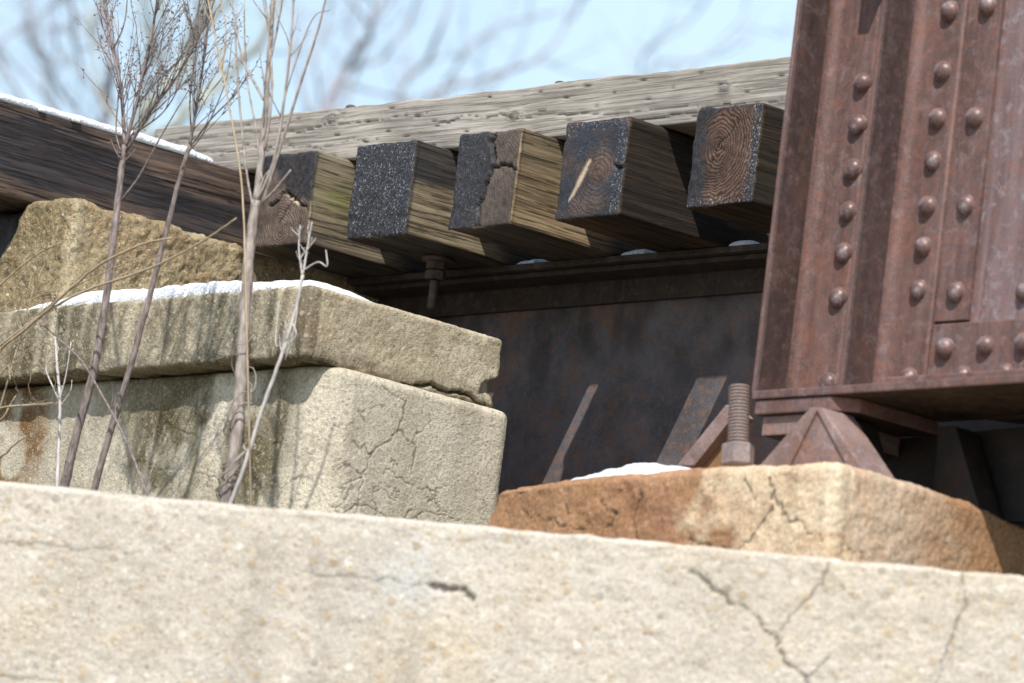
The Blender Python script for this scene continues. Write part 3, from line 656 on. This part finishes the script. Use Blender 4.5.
bm = bmesh.new(); add_box(bm, -4, 2.5, YW-.14, YW+.15, -1.272, -1.251); bm_obj('bottom_flange', bm, m_dark2, ag, AB, bevel=.003)

# hook bolt hanging through tie
hb = thing('hook_bolt', 'rusty hook bolt with washer and nut hanging below the crossties', 'bolt', (-1.245, .25, -.269))
hbB = (-1.245, .25, -.269)
bm = bmesh.new(); add_lathe(bm, (-1.245, .25, -.283), [(.045, 0), (.045, .012)], 18); bm_obj('washer', bm, m_iron, hb, hbB, True)
bm = bmesh.new(); add_lathe(bm, (-1.245, .25, -.335), [(.027, 0), (.03, .004), (.03, .024), (.022, .028), (.03, .03), (.03, .05)], 6); bm_obj('nut', bm, m_iron, hb, hbB)
bm = bmesh.new(); add_lathe(bm, (-1.245, .25, -.42), [(.009, 0), (.0125, .006)]+[(.0125+.002*(k % 2), .006+.004*k) for k in range(1, 20)], 12); bm_obj('shank', bm, m_iron, hb, hbB, True)

# ------------------------------------------------------------------ riveted plate girder
m_g = rust('mauve_rusted_steel', (.118, .068, .060, 1), (.18, .112, .102, 1), (.22, .095, .062, 1), .22, off=11)
m_gw = rust('purple_grey_web_steel', (.16, .102, .096, 1), (.25, .175, .175, 1), (.22, .10, .07, 1), .5, off=15)
m_gdd = rust('shaded_stiffener_leg_steel', (.055, .036, .033, 1), (.090, .058, .053, 1), (.13, .062, .043, 1), .12, off=19)
m_gd = rust('brown_stiffener_steel', (.126, .073, .064, 1), (.19, .115, .103, 1), (.24, .103, .068, 1), .18, off=17)
m_riv = rust('rivet_rust', (.13, .078, .07, 1), (.20, .13, .12, 1), (.22, .10, .065, 1), .7, vert=False, rough=.34, off=1)
PGB = (.78, -.25, -.90)
pg = thing('plate_girder', 'big riveted rust brown steel girder end standing at the right', 'girder', PGB)
ZB, ZT = -.879, 1.3
bm = bmesh.new(); add_box(bm, .80, 6, -.245, -.233, ZB, ZT); bm_obj('web', bm, m_gw, pg, PGB, bevel=.002)
bm = bmesh.new(); add_box(bm, 1.16, 1.326, -.2585, -.2455, -.694, ZT); bm_obj('filler_plate', bm, m_g, pg, PGB, bevel=.0025)
bm = bmesh.new(); add_box(bm, .765, .95, -.2545, -.2455, ZB, ZT); add_box(bm, 1.05, 1.158, -.2545, -.2455, ZB, ZT); bm_obj('packing_plate', bm, m_g, pg, PGB, bevel=.002)
def shade_underside(o):                                          # paints shade onto downward faces with a darker steel
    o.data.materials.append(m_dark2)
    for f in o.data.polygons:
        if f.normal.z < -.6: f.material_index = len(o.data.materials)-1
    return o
def stiffener(x0):
    t = .015; R = .03; yb = -.255; yf = -.271; prof = [(x0, yb), (x0, -.402), (x0+t*.7, -.402), (x0+t, -.395)]
    for k in range(7):
        a = math.pi/2*k/6; prof.append((x0+t+R-R*math.cos(a), yf-R+R*math.sin(a)))
    prof += [(x0+.158, yf), (x0+.164, yf+.004), (x0+.164, yb)]
    bm = bmesh.new(); add_prism(bm, prof, 'z', ZB, ZT)
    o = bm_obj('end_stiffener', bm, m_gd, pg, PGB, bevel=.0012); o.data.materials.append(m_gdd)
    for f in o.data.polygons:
        if f.normal.x > .8 and f.center.y+PGB[1] < -.30: f.material_index = 1  # outstanding leg's shaded face, painted in with the darker steel
    return o
stiffener(.750); stiffener(1.052)
t = .016
bm = bmesh.new(); add_prism(bm, [(-.2455, ZB), (-.2455, -.703), (-.258, -.7005), (-.2625, -.704), (-.2625, -.84), (-.268, -.853), (-.28, -.8605), (-.40, -.8625), (-.405, -.866), (-.405, ZB)], 'x', 1.2185, 6); bm_obj('flange_angle', bm, m_g, pg, PGB, bevel=.002)
bm = bmesh.new(); add_box(bm, .772, 6, -.422, -.07, -.903, -.880); shade_underside(bm_obj('bottom_flange', bm, m_g, pg, PGB, bevel=.005))
bm = bmesh.new(); add_prism(bm, [(.782, -.416), (1.045, -.416), (1.105, -.37), (1.105, -.09), (.782, -.09)], 'z', -.941, -.904); shade_underside(bm_obj('sole_plate', bm, m_gd, pg, PGB, bevel=.005))
bm = bmesh.new(); add_prism(bm, [(-.272, .34), (-.40, .26), (-.40, .9), (-.272, 1.1)], 'x', .950, .990); bm_obj('shadow_bracket', bm, m_gd, pg, PGB, bevel=.002)  # unseen piece above the view, added to cast a shadow on the stiffener
rv = None
def rivet(x, z, y):
    global rv
    if rv is None:
        bm = bmesh.new(); R = .0275; add_lathe(bm, (0, 0, 0), [(R*1.04, -.002)]+[(R*math.cos(a*math.pi/2/7), R*.86*math.sin(a*math.pi/2/7)) for a in range(7)]+[(R*.08, R*.86)], 22, '-y')
        bmesh.ops.recalc_face_normals(bm, faces=bm.faces)
        for f in bm.faces: f.smooth = True
        me = bpy.data.meshes.new('rivet'); bm.to_mesh(me); bm.free(); me.materials.append(m_riv); rv = me
    o = bpy.data.objects.new('rivet', rv); COL.objects.link(o); o.parent = pg; o.location = (x-PGB[0], y-PGB[1], z-PGB[2])
    o.rotation_euler = (0, random.random()*6, 0); s = 1+random.uniform(-.05, .05); o.scale = (s, s*random.uniform(.93, 1.05), s)
for z in (-.835, -.618, -.503, -.396, -.288, -.174, -.066): rivet(.886, z, -.271)
for z in (-.837, -.613, -.505, -.401, -.287, -.178, -.058, .096, .21, .32): rivet(1.164, z, -.271)
for z in (-.623, -.404, -.182, .101, .32): rivet(1.281, z, -.2585)
for x in (1.269, 1.406, 1.536, 1.67): rivet(x, -.765, -.2625)
for x in (1.34, 1.481, 1.61): rivet(x, -.838, -.2625)
for z in (-.633, -.318, 0.0): rivet(1.50, z, -.245)

# ------------------------------------------------------------------ bearing shoe and anchor bolt
m_shoe = rust('mauve_cast_shoe_steel', (.21, .14, .125, 1), (.31, .22, .20, 1), (.28, .14, .09, 1), .5, vert=False, off=23)
m_orange = rust('orange_rust_plate', (.26, .14, .06, 1), (.32, .19, .09, 1), (.2, .1, .05, 1), .1, vert=False, off=25)
SB = (.9, -.25, QT)
sh = thing('bearing_shoe', 'rusty steel bearing with triangular ribs between the girder and pedestal', 'bridge bearing', SB)
bm = bmesh.new(); add_box(bm, .62, 1.15, -.44, -.12, -1.17, -1.13); bm_obj('base_plate', bm, m_orange, sh, SB, bevel=.004)
tq = at(835, 428, 'y', -.40)[0]
bm = bmesh.new(); add_box(bm, .80, .985, -.40, -.09, -.992, -.942); shade_underside(bm_obj('top_plate', bm, m_shoe, sh, SB, bevel=.004))
YA = -.455
def poly(pxs, y0, y1, name, m, bev=.004):
    bm = bmesh.new(); add_prism(bm, [(lambda p: (p[0], p[2]))(at(px, py, 'y', y0)) for px, py in pxs], 'y', y0, y1)
    return bm_obj(name, bm, m, sh, SB, bevel=bev)
poly([(810, 407), (818, 407), (788, 468), (757, 468)], YA-.012, YA+.05, 'sloping_rib', m_shoe, .005)
poly([(815, 408), (822, 407), (868, 476), (852, 476)], YA-.012, YA+.10, 'sloping_rib', m_shoe, .005)
poly([(816, 409), (858, 476), (770, 476)], YA-.004, YA+.04, 'triangular_web', m_shoe, .002)
m_shade_steel = rust('shade_black_steel', (.016, .013, .012, 1), (.028, .021, .018, 1), (.05, .028, .018, 1), 0, vert=False, off=33)  # near-black colour paints in the shade beneath the girder
for xr, y0r in ((1.02, -.33), (1.24, -.20)):
    bm = bmesh.new(); add_prism(bm, [(xr-.03, -.945), (xr+.03, -.945), (xr+.15, -1.17), (xr-.02, -1.17)], 'y', y0r, y0r+.08); bm_obj('sloping_rib', bm, m_shade_steel, sh, SB, bevel=.005)
bm = bmesh.new(); add_prism(bm, [(.95, -.945), (1.50, -.93), (1.60, -1.17), (.90, -1.17)], 'y', -.10, -.08); bm_obj('back_plate', bm, m_shade_steel, sh, SB, bevel=.003)
poly([(726, 404), (735, 414), (694, 466), (676, 466)], -.20, -.13, 'sloping_rib', m_shoe, .004)
poly([(705, 432), (733, 428), (736, 470), (700, 470)], -.17, -.12, 'side_lug', m_orange, .006)

YB = -.60; ap = at(738, 463, 'y', YB); AXx = ap[0]; ZN = ap[2]-.008
AB2 = (AXx, YB, ZN)
ab = thing('anchor_bolt', 'threaded upright anchor bolt with hexagonal nut on the orange pedestal', 'bolt', AB2)
ab.rotation_euler = (0, -.13, 0)
m_bolt = rust('grey_brown_bolt', (.22, .17, .155, 1), (.30, .24, .225, 1), (.24, .15, .11, 1), .4, vert=False, off=31)
bm = bmesh.new(); add_lathe(bm, (AXx, YB, ZN), [(.038, 0), (.041, .004), (.041, .050), (.038, .054), (.03, .056)], 6); bm_obj('nut', bm, m_bolt, ab, AB2, bevel=.0)
prof = []
zt = at(738, 385, 'y', YB)[2]; n_ = int((zt-ZN-.05)/.0085)
for k in range(n_):
    z = .05+k*.0085; prof += [(.0235, z), (.0268, z+.0035), (.0268, z+.005), (.0235, z+.0082)]
prof += [(.022, .05+n_*.0085)]
bm = bmesh.new(); add_lathe(bm, (AXx, YB, ZN), prof, 20); bm_obj('threaded_rod', bm, m_bolt, ab, AB2, False)

# lateral brace under the girder
lb = thing('lateral_brace', 'dark diagonal steel angle in the shadow under the riveted girder', 'steel brace', (1.3, .1, -.92))
LBB = (1.3, .1, -.92)
def bar(bm, a, b, wd, th):
    a = Vector(a); b = Vector(b); d = (b-a).normalized(); s = d.cross(Vector((0, 0, 1))).normalized()*wd/2; h = Vector((0, 0, th))
    for prof in ([a-s, a+s, a+s+h, a-s+h], [a-s, a-s+s*.15, a-s+s*.15-h*6, a-s-h*6]):
        A = [bm.verts.new(p) for p in prof]; B = [bm.verts.new(p+(b-a)) for p in prof]
        bm.faces.new(A); bm.faces.new(B[::-1])
        for i in range(4): bm.faces.new([A[i], A[(i+1) % 4], B[(i+1) % 4], B[i]])
bm = bmesh.new(); bar(bm, (1.75, -.1, -.93), (.75, .50, -.93), .10, .012); bm_obj('angle_bar', bm, m_shade_steel, lb, LBB)
bm = bmesh.new(); add_prism(bm, [(1.3, -.12), (2.2, -.12), (2.0, .12), (1.5, .12)], 'z', -.915, -.905); bm_obj('gusset_plate', bm, m_shade_steel, lb, LBB)

# ------------------------------------------------------------------ snow
b = NB('snow'); n1 = b.noise(30, 5, .6); n2 = b.noise(160, 3)
dirt = b.ramp(b.noise(120, 4, .7), [(.66, 0), (.74, .55)])
m_snow = b.out(b.mix(dirt, b.mix(n1, (.82, .86, .92, 1), (.93, .94, .96, 1)), (.25, .2, .15, 1)), .6, b.bump(b.add(n1, b.mul(n2, .9)), .7, .012), spec=.3)
def snow(label, poly, z0, h, res=.008, edge=.03, hf=None, seed=0):
    P = np.array(poly, float); lo = P.min(0)-.01; hi = P.max(0)+.01
    nx = int((hi[0]-lo[0])/res)+1; ny = int((hi[1]-lo[1])/res)+1
    X, Y = np.meshgrid(lo[0]+np.arange(nx)*res, lo[1]+np.arange(ny)*res, indexing='ij'); X = X.ravel(); Y = Y.ravel()
    Q = np.c_[X, Y, 0*X]; d = polydist(Q, np.c_[np.r_[P, P[:1]], np.zeros(len(P)+1)]); ins = np.zeros(len(X), bool)
    j = len(P)-1
    for i in range(len(P)):
        xi, yi = P[i]; xj, yj = P[j]
        with np.errstate(divide='ignore', invalid='ignore'):
            ins ^= ((yi > Y) != (yj > Y)) & (X < (xj-xi)*(Y-yi)/(yj-yi+1e-12)+xi)
        j = i
    sd = np.where(ins, d, -d)+fbm(Q, 22, 3, off=seed)*edge*.45
    k = np.sqrt(np.clip(sd/edge, 0, 1)); H = h*k*(1+.28*fbm(Q, 9, 3, off=seed+2)+.10*fbm(Q, 45, 3))
    if hf is not None: H = H*hf(X, Y)
    inside = sd > 0; idx = -np.ones(len(X), int); idx[inside] = np.arange(inside.sum()); n = int(inside.sum())
    V = np.c_[X, Y, z0+H][inside]; V = np.r_[V, np.c_[X, Y, np.full(len(X), z0-.004)][inside]]; F = []; I = idx.reshape(nx, ny)
    edges = {}
    for i in range(nx-1):
        for jj in range(ny-1):
            q = [I[i, jj], I[i+1, jj], I[i+1, jj+1], I[i, jj+1]]
            if min(q) >= 0:
                F.append(q); F.append([t+n for t in q[::-1]])
                for a, c in zip(q, q[1:]+q[:1]):
                    if (c, a) in edges: del edges[(c, a)]
                    else: edges[(a, c)] = 1
    for a, c in edges: F.append([c, a, a+n, c+n])
    used = sorted({i for f in F for i in f}); mp_ = {v: i for i, v in enumerate(used)}
    V = V[used]; F = [[mp_[i] for i in f] for f in F]
    return tag(mesh_obj('snow_patch', V, F, m_snow, None, (P[:, 0].mean(), P[:, 1].mean(), z0)), label, 'snow', 'patches of old snow')
snow('strip of snow lying on top of the dark header timber', [(HX-.24, -2.1), (HX+.004, -2.1), (HX+.004, -.08), (HX-.02, .03), (HX-.12, .05), (HX-.24, .04)], 0.0, .021, .008, .014, seed=1)
snow('white snow ridge on the front of the pier capstone', [(CX-1.42, CF+.035), (CX-1.0, CF+.02), (CX-.5, CF+.012), (CX-.1, CF+.008), (CX-.03, CF+.012), (CX-.02, CF+.1), (CX-.010, CF+.39), (CX-.05, CF+.43), (CX-.4, CF+.47), (CX-1.3, CF+.22), (CX-1.44, CF+.12)], CT-.004, .038, .007, .02,
     hf=lambda X, Y: np.clip(.25+.9*sstep(-1.45, -.9, X-CX), 0, 1.1)*(1-.75*sstep(CF+.08, CF+.40, Y)*(X > CX-.12))*np.where(X > CX-.05, .28, 1-.35*np.exp(-((X-CX+.15)/.2)**2)), seed=4)
snow('thin white snow on the orange pedestal behind its front edge', [(QL+.20, QF+.05), (QL+.4, QF+.03), (QL+.66, QF+.05), (QL+.72, QF+.10), (QL+.66, QF+.22), (QL+.3, QF+.26), (QL+.16, QF+.15)], QT-.030, .058, .008, .06, hf=lambda X, Y: .75+.35*np.exp(-((X-QL-.48)/.12)**2), seed=8)
for i, (px, py, lab) in enumerate([(545, 266, 'bit of snow on the shaded flange below the split end crosstie'), (655, 254, 'snow clump on the shaded flange below the gouged crosstie'), (764, 240, 'snow clump on the flange tucked against the plate girder')]):
    p = at(px, py, 'y', YW-.06)
    snow(lab, [(p[0]-.06, YW-.13), (p[0]+.03, YW-.13), (p[0]+.05, YW+.02), (p[0]-.03, YW+.03)], -.2725, .022, .005, .03, seed=20+i)
wq = [WL+wdir*a+wn*c for a, c in ((-.3, .03), (.2, .035), (.33, .07), (.1, .12), (-.3, .14))]
snow('thin film of snow on the top of the foreground wall at the left', [(q[0], q[1]) for q in wq], -1.458, .016, .008, .03, seed=30)

# ------------------------------------------------------------------ dead weeds in front of the pier
m_stalk = twig('grey_mauve_dry_stalk', (.13, .10, .09, 1), (.34, .28, .26, 1), sc=110)
m_pale = twig('bleached_dry_stalk', (.22, .18, .155, 1), (.46, .40, .355, 1), sc=110)
m_white = twig('whitish_dry_stalk', (.50, .46, .43, 1), (.66, .62, .58, 1), sc=110)
m_straw = twig('straw_grass', (.50, .40, .27, 1), (.38, .29, .19, 1))
m_seed = twig('brown_seed_heads', (.18, .14, .13, 1), (.27, .21, .19, 1))
GZ = -1.75
def wpath(pts, y, n=6, wob=.0, dy=0):
    L = [at(px, py, 'y', y+dy*i/max(1, len(pts)-1)) for i, (px, py) in enumerate(pts)]
    P = smooth_path(L, n)
    return [p+np.array([random.gauss(0, wob), random.gauss(0, wob), 0]) for p in P]
def twigs(T, Sd, path, n, ln, r, up=.9, seeds=5, spread=.5, level=0, t0=.2):
    """fine side twigs with seed capsules along a path"""
    for _ in range(n):
        i = int(random.uniform(t0, .98)*(len(path)-1)); p = path[i]; d = path[min(i+1, len(path)-1)]-path[max(i-1, 0)]; d = d/(np.linalg.norm(d)+1e-9)
        e = np.array([random.gauss(0, spread), random.gauss(0, spread), 0])
        v = d*.8+e+np.array([0, 0, .15*up]); v /= np.linalg.norm(v); L = ln*random.uniform(.4, 1.1); q = [p]
        for k in range(5):
            v = v+np.array([random.gauss(0, .10), random.gauss(0, .10), .10*up]); v /= np.linalg.norm(v); q.append(q[-1]+v*L/5)
        T.tube(q, [r*(1-.14*k) for k in range(6)], 4)
        for _s in range(seeds):
            k = random.uniform(1.5, 5); a = q[int(min(k, 4))]; b_ = q[int(min(k, 4))+1]; c = a+(b_-a)*(k % 1)
            o = np.array([random.gauss(0, 1), random.gauss(0, 1), random.gauss(.4, .8)]); o /= np.linalg.norm(o); ll = random.uniform(.008, .022)
            T.tube([c, c+o*ll], [r*.45, r*.35], 3); Sd.blob(c+o*ll, random.uniform(.0012, .0026), 1.5, o)
        if level > 0: twigs(T, Sd, q, 2, ln*.5, r*.7, up, seeds, spread, level-1)
def nodes(path, r0, r1, bumpn=7):
    n = len(path); R = [r0+(r1-r0)*k/(n-1) for k in range(n)]
    for k in range(n):
        if k % bumpn == bumpn//2: R[k] *= 1.08
    return R
def weed(label, y, stems, twig_specs, mat, name='dead_weed'):
    base = at(*stems[0][0][0], 'y', y); base = np.array([base[0], y, GZ])
    o = thing(name, label, 'weed', base, 'dead weed stalks in front of the pier')
    T = Tubes(); Ws = [Tubes() for _ in stems]; Sd = Tubes(); paths = []
    for i, (pts, r0, r1) in enumerate(stems):
        P = wpath(pts, y, 7, r0*.05)
        if i == 0:
            d = P[0]-P[3]; d /= np.linalg.norm(d); root = P[0]+d*(P[0][2]-GZ)/max(.2, -d[2]); P = [root]+P
        paths.append(P); (T if i < 1 else Ws[i]).tube(P, nodes(P, r0*.82, r1*.82), 8 if r0 > .006 else 5)
    for (pi, n, ln, r, seeds, spread, lev, t0) in twig_specs: seeds = (seeds+1)//2; twigs(Ws[pi] if pi else T, Sd, paths[pi], n, ln, r, 1, seeds, spread, lev, t0)
    T.build('stem', mat, o, base)
    for W in Ws:
        if W.V: W.build('shoot', mat, o, base)
    if Sd.V: tag(Sd.build('seed_heads', m_seed, o, base), kind='stuff')
    return o, paths
YP = -1.22
weed('tall branching dead weed, leftmost of the tall stalks, with seed heads at top', YP,
     [([(64, 488), (75, 440), (96, 360), (111, 260), (119, 190), (125, 145)], .0160, .0098),
      ([(125, 145), (121, 90), (113, 50), (105, 0), (100, -40)], .0065, .003), ([(125, 147), (136, 105), (146, 60), (158, 0), (165, -50)], .007, .003),
      ([(127, 150), (150, 112), (178, 75), (203, 28), (222, -20)], .0055, .002), ([(122, 200), (140, 175), (160, 138), (190, 88)], .0045, .0015),
      ([(119, 90), (116, 130), (120, 150)], .003, .002), ([(132, 135), (165, 110), (185, 70), (192, 20)], .003, .0015), ([(113, 50), (125, 20), (128, -20)], .003, .0015)],
     [(1, 20, .26, .0016, 6, .42, 1, .1), (2, 30, .28, .0016, 6, .42, 1, .05), (3, 22, .24, .0015, 6, .45, 1, .1), (6, 6, .12, .0016, 6, .3, 0, .2), (0, 5, .10, .002, 4, .6, 0, .86)], m_stalk)
weed('slim dead weed, second tall stalk from the left, with reddish foot', YP+.1,
     [([(94, 490), (108, 440), (128, 375), (146, 310), (164, 240), (178, 185), (190, 145)], .0120, .0074), ([(190, 145), (196, 110), (203, 65), (210, 0), (214, -40)], .0055, .0025),
      ([(190, 147), (212, 118), (235, 95), (250, 70)], .0035, .0015), ([(192, 140), (190, 100), (196, 50), (200, 0)], .003, .0015), ([(186, 155), (205, 130), (226, 80), (232, 40)], .003, .0012)],
     [(1, 28, .22, .0015, 6, .42, 1, .0), (2, 7, .10, .0016, 7, .35, 0, .2), (3, 8, .13, .0016, 6, .35, 0, .2)], m_stalk)
weed('thickest pale dead stalk splitting into a fan of bare shoots', YP-.02,
     [([(226, 502), (236, 440), (241, 370), (246, 300), (250, 245), (256, 200)], .0215, .0150), ([(256, 202), (262, 150), (267, 90), (270, 40), (276, -30)], .0115, .006),
      ([(255, 215), (247, 175), (240, 110), (236, 50), (235, 18)], .0042, .0028), ([(258, 200), (274, 160), (284, 100), (291, 40), (294, -20)], .006, .003), ([(262, 205), (278, 155), (300, 85), (318, 30), (330, -20)], .0058, .003),
      ([(264, 100), (250, 75), (243, 60), (236, 30), (228, -20)], .0045, .002), ([(262, 203), (275, 190), (291, 170)], .0045, .0035), ([(262, 180), (256, 130), (246, 70), (244, 0)], .004, .002),
      ([(268, 70), (277, 30), (286, -20)], .005, .0025), ([(265, 150), (272, 90), (268, 20), (262, -20)], .005, .0025), ([(258, 195), (264, 178), (270, 170)], .004, .003), ([(280, 120), (290, 80), (312, 20), (330, 10)], .003, .0012)],
     [(1, 9, .20, .002, 1, .35, 0, .3), (3, 6, .16, .0016, 1, .35, 0, .4), (5, 5, .12, .0015, 3, .35, 0, .3), (9, 5, .15, .0016, 2, .35, 0, .4)], m_pale)
weed('straw coloured thin grass stem leaning across the sky beside the thickest stalk', YP-.06,
     [([(246, 300), (244, 225), (240, 170), (228, 100), (216, 40), (206, -10)], .0036, .0026), ([(222, 70), (226, 30), (218, -10)], .0026, .0014)], [(0, 6, .12, .0014, 1, .3, 0, .5)], m_straw, 'grass_stem')
o4, p4_ = weed('bleached grey weed with curled seed pods leaning over the pier corner', YP-.04,
     [([(231, 503), (245, 465), (262, 410), (280, 360), (294, 315), (303, 275)], .0072, .005), ([(303, 275), (307, 250), (312, 222)], .0036, .002), ([(303, 280), (299, 250), (300, 225)], .003, .0018), ([(304, 270), (318, 262), (327, 266), (326, 250)], .0026, .0016),
      ([(275, 370), (284, 350), (296, 335), (291, 320)], .003, .002), ([(300, 285), (294, 330), (285, 360)], .0025, .0016), ([(288, 335), (276, 345), (279, 300)], .0022, .0012)],
     [(0, 5, .06, .0018, 3, .6, 0, .55), (1, 6, .06, .0016, 4, .7, 0, .1), (2, 4, .05, .0016, 4, .7, 0, .2)], m_white)
weed('small whitish forked weed low at the left in front of the pier', YP+.05,
     [([(57, 487), (59, 440), (60, 400), (57, 365), (55, 335)], .0062, .0034), ([(60, 402), (52, 385), (46, 368), (52, 355)], .003, .002), ([(60, 398), (66, 375), (71, 342)], .003, .0016), ([(59, 408), (70, 392), (72, 380)], .0025, .0015), ([(58, 360), (50, 365), (44, 375)], .002, .0012)],
     [(0, 4, .05, .0016, 1, .6, 0, .6)], m_white)
weed('dark thin twig arching down in front of the two left stalks', YP-.1,
     [([(148, 497), (138, 470), (122, 432), (102, 395), (82, 362), (60, 340), (40, 322)], .0046, .0022)], [(0, 6, .07, .0016, 1, .5, 0, .4)], m_stalk, 'dry_twig')
# wiry vine twisting round the foot of the thick stalk
vb = at(230, 500, 'y', YP-.05); vb = np.array([vb[0], YP-.05, GZ]); vn = thing('dead_vine', 'wiry dead vine curling round the foot of the thickest stalk', 'vine', vb, 'dead weed stalks in front of the pier')
T = Tubes()
for s in range(4):
    P = []; ph = random.random()*6
    for k in range(46):
        t = k/45; c = at(228+18*t+random.gauss(0, .6), 505-(70+34*s)*t, 'y', YP-.02); a = ph+t*(7+3*s); P.append(c+np.array([.035*math.cos(a)*(1.1-.4*t), .03*math.sin(a), .012*math.sin(a*2.3)]))
    P = [P[0]*[1, 1, 0]+np.array([0, 0, GZ])]+P
    T.tube(P, .0024 if s < 2 else .0016, 5)
T.build('tendrils', m_pale, vn, vb)
# loose straw grass arching in from the left
strands = [([(-60, 400), (0, 350), (45, 312), (95, 268), (140, 245), (172, 238)], .0055), ([(-60, 345), (0, 285), (35, 256), (62, 242)], .004), ([(18, 345), (30, 300), (46, 262), (58, 225)], .003),
           ([(-50, 385), (0, 345), (70, 298), (150, 268), (205, 240), (236, 218)], .0045), ([(-40, 420), (0, 408), (30, 405), (52, 403)], .004), ([(-30, 478), (0, 458), (14, 445), (26, 436)], .005), ([(-40, 440), (0, 420), (10, 405), (16, 396)], .0045),
           ([(-50, 380), (20, 330), (70, 290), (128, 262), (145, 258)], .003), ([(-50, 350), (0, 335), (40, 315), (90, 300)], .002), ([(-50, 395), (10, 352), (30, 330), (50, 300)], .002), ([(-30, 405), (0, 375), (8, 366), (10, 380)], .003)]
for i, (pts, r) in enumerate(strands):
    pass
lb_ = at(-60, 420, 'y', YP-.12); lb_ = np.array([lb_[0], YP-.12, GZ]); gs = thing('dry_grass_clump', 'clump of arching straw coloured dry stems coming in from the left edge', 'dry grass', lb_)
T = Tubes(); Sd = Tubes()
for pts, r in strands:
    P = wpath(pts, YP-.12+random.uniform(-.06, .06), 6, r*.25); P = [lb_+np.array([random.uniform(-.1, .1), 0, 0])]+P; T.tube(P, nodes(P, r*.85, r*.45), 6)
    if r < .0045: twigs(T, Sd, P, 5, .10, .0011, .4, 2, .6, 0, .4)
for _ in range(60):                                     # fluffy tangle at the edge
    c = at(random.gauss(18, 16), random.gauss(318, 24), 'y', YP-.12+random.uniform(-.08, .08)); v = np.array([random.gauss(.6, .5), random.gauss(0, .4), random.gauss(.2, .6)]); q = [c]
    for k in range(6): v = v+np.random.RandomState(_*7+k).normal(0, .35, 3); v /= np.linalg.norm(v); q.append(q[-1]+v*.016)
    T.tube(q, .0008, 3)
T.build('stems', m_straw, gs, lb_); tag(Sd.build('seed_heads', m_seed, gs, lb_), kind='stuff')

# ------------------------------------------------------------------ bare trees far behind
m_bark = twig('grey_bark', (.34, .33, .37, 1), (.46, .45, .49, 1), sc=12); m_bark2 = twig('green_grey_bark', (.42, .43, .36, 1), (.52, .53, .46, 1), sc=12)
def tree(label, t, limbs, mat, ntw, seed, foot):
    rs = np.random.RandomState(seed); T = Tubes(); Cr = Tubes()
    base = deep(foot[0], foot[1], t); g = np.array([base[0], base[1], -6.0]); o = thing('bare_tree', label, 'tree', g, 'bare winter trees beyond the bridge')
    r0 = max(l[1] for l in limbs)
    T.tube(smooth_path([g, g*.5+base*.5+np.array([.1, .1, 0]), base], 6), [r0*2.4-(r0*1.1)*k/12 for k in range(13)], 9)
    def sub(P, r, n, ln, lev):
        for _ in range(n):
            i = int(rs.uniform(.12, .97)*(len(P)-1)); d = P[min(i+1, len(P)-1)]-P[max(0, i-1)]; d = d/(np.linalg.norm(d)+1e-9)
            v = d*.9+rs.normal(0, .55, 3)+np.array([0, 0, .15]); v /= np.linalg.norm(v); L = ln*rs.uniform(.5, 1.2); q = [P[i]]
            for k in range(6): v = v+rs.normal(0, .16, 3)+np.array([0, 0, .05]); v /= np.linalg.norm(v); q.append(q[-1]+v*L/6)
            Cr.tube(q, [r*(1-.13*k) for k in range(7)], 4)
            if lev > 0: sub(q, r*.6, 2, ln*.55, lev-1)
    for pts, ra, rb in limbs:
        ra *= .72; rb *= .72
        W = [deep(px, py, t+rs.normal(0, .15)) for px, py in pts]
        if np.linalg.norm(W[0]-base) > .05: W = [base]+W
        P = smooth_path(W, 5); P = [p+rs.normal(0, ra*.35, 3) for p in P]
        T.tube(P, [ra+(rb-ra)*k/(len(P)-1) for k in range(len(P))], 7)
        sub(P, max(rb*.7, .007), ntw, .75, 2)
    T.build('trunk', mat, o, g); Cr.build('crown', mat, o, g)
tree('bare grey tree at the far left behind the snow topped timber', 40, [([(104, 175), (106, 110), (110, 60), (104, 0), (100, -60)], .05, .03), ([(104, 150), (60, 90), (35, 40), (25, -30)], .022, .012), ([(106, 120), (80, 60), (72, 0), (70, -50)], .02, .012), ([(0, 60), (40, 20), (70, -20)], .02, .01), ([(60, 120), (20, 70), (-20, 30)], .018, .01)], m_bark, 6, 4, (104, 215))
tree('bare tree with greenish bark leaning between the tall weeds', 36, [([(138, 130), (168, 85), (185, 55), (200, 20), (215, -40)], .045, .03), ([(150, 145), (185, 118), (225, 78), (262, 35), (290, -20)], .042, .022), ([(150, 120), (145, 70), (160, 20), (165, -40)], .02, .012)], m_bark2, 6, 5, (130, 205))
tree('bare tree with a forked limb above the middle of the guard timber', 43, [([(325, 108), (348, 66), (372, 25), (390, -30)], .042, .022), ([(345, 75), (380, 60), (410, 20), (420, -20)], .02, .010), ([(322, 108), (316, 60), (330, 10), (325, -40)], .02, .010), ([(372, 25), (360, -10), (340, -40)], .018, .01), ([(310, 110), (290, 60), (300, 10)], .015, .008)], m_bark, 3, 8, (320, 170))
tree('bare tree spreading long thin limbs toward the right', 46, [([(402, 90), (425, 62), (442, 25), (455, -30)], .03, .018), ([(430, 96), (470, 82), (512, 70), (545, 52), (566, 25), (590, -15)], .03, .014), ([(440, 92), (468, 50), (490, 30), (520, 20), (560, 10)], .02, .009), ([(512, 70), (560, 62), (600, 45)], .014, .007)], m_bark, 3, 10, (415, 160))
tree('thin twiggy bare tree showing nearest the girder', 50, [([(640, 70), (655, 45), (690, 20), (720, -20)], .018, .010), ([(650, 70), (700, 60), (740, 35), (765, 0)], .014, .008), ([(700, 62), (740, 20), (750, -20)], .012, .007)], m_bark, 2, 12, (645, 150))
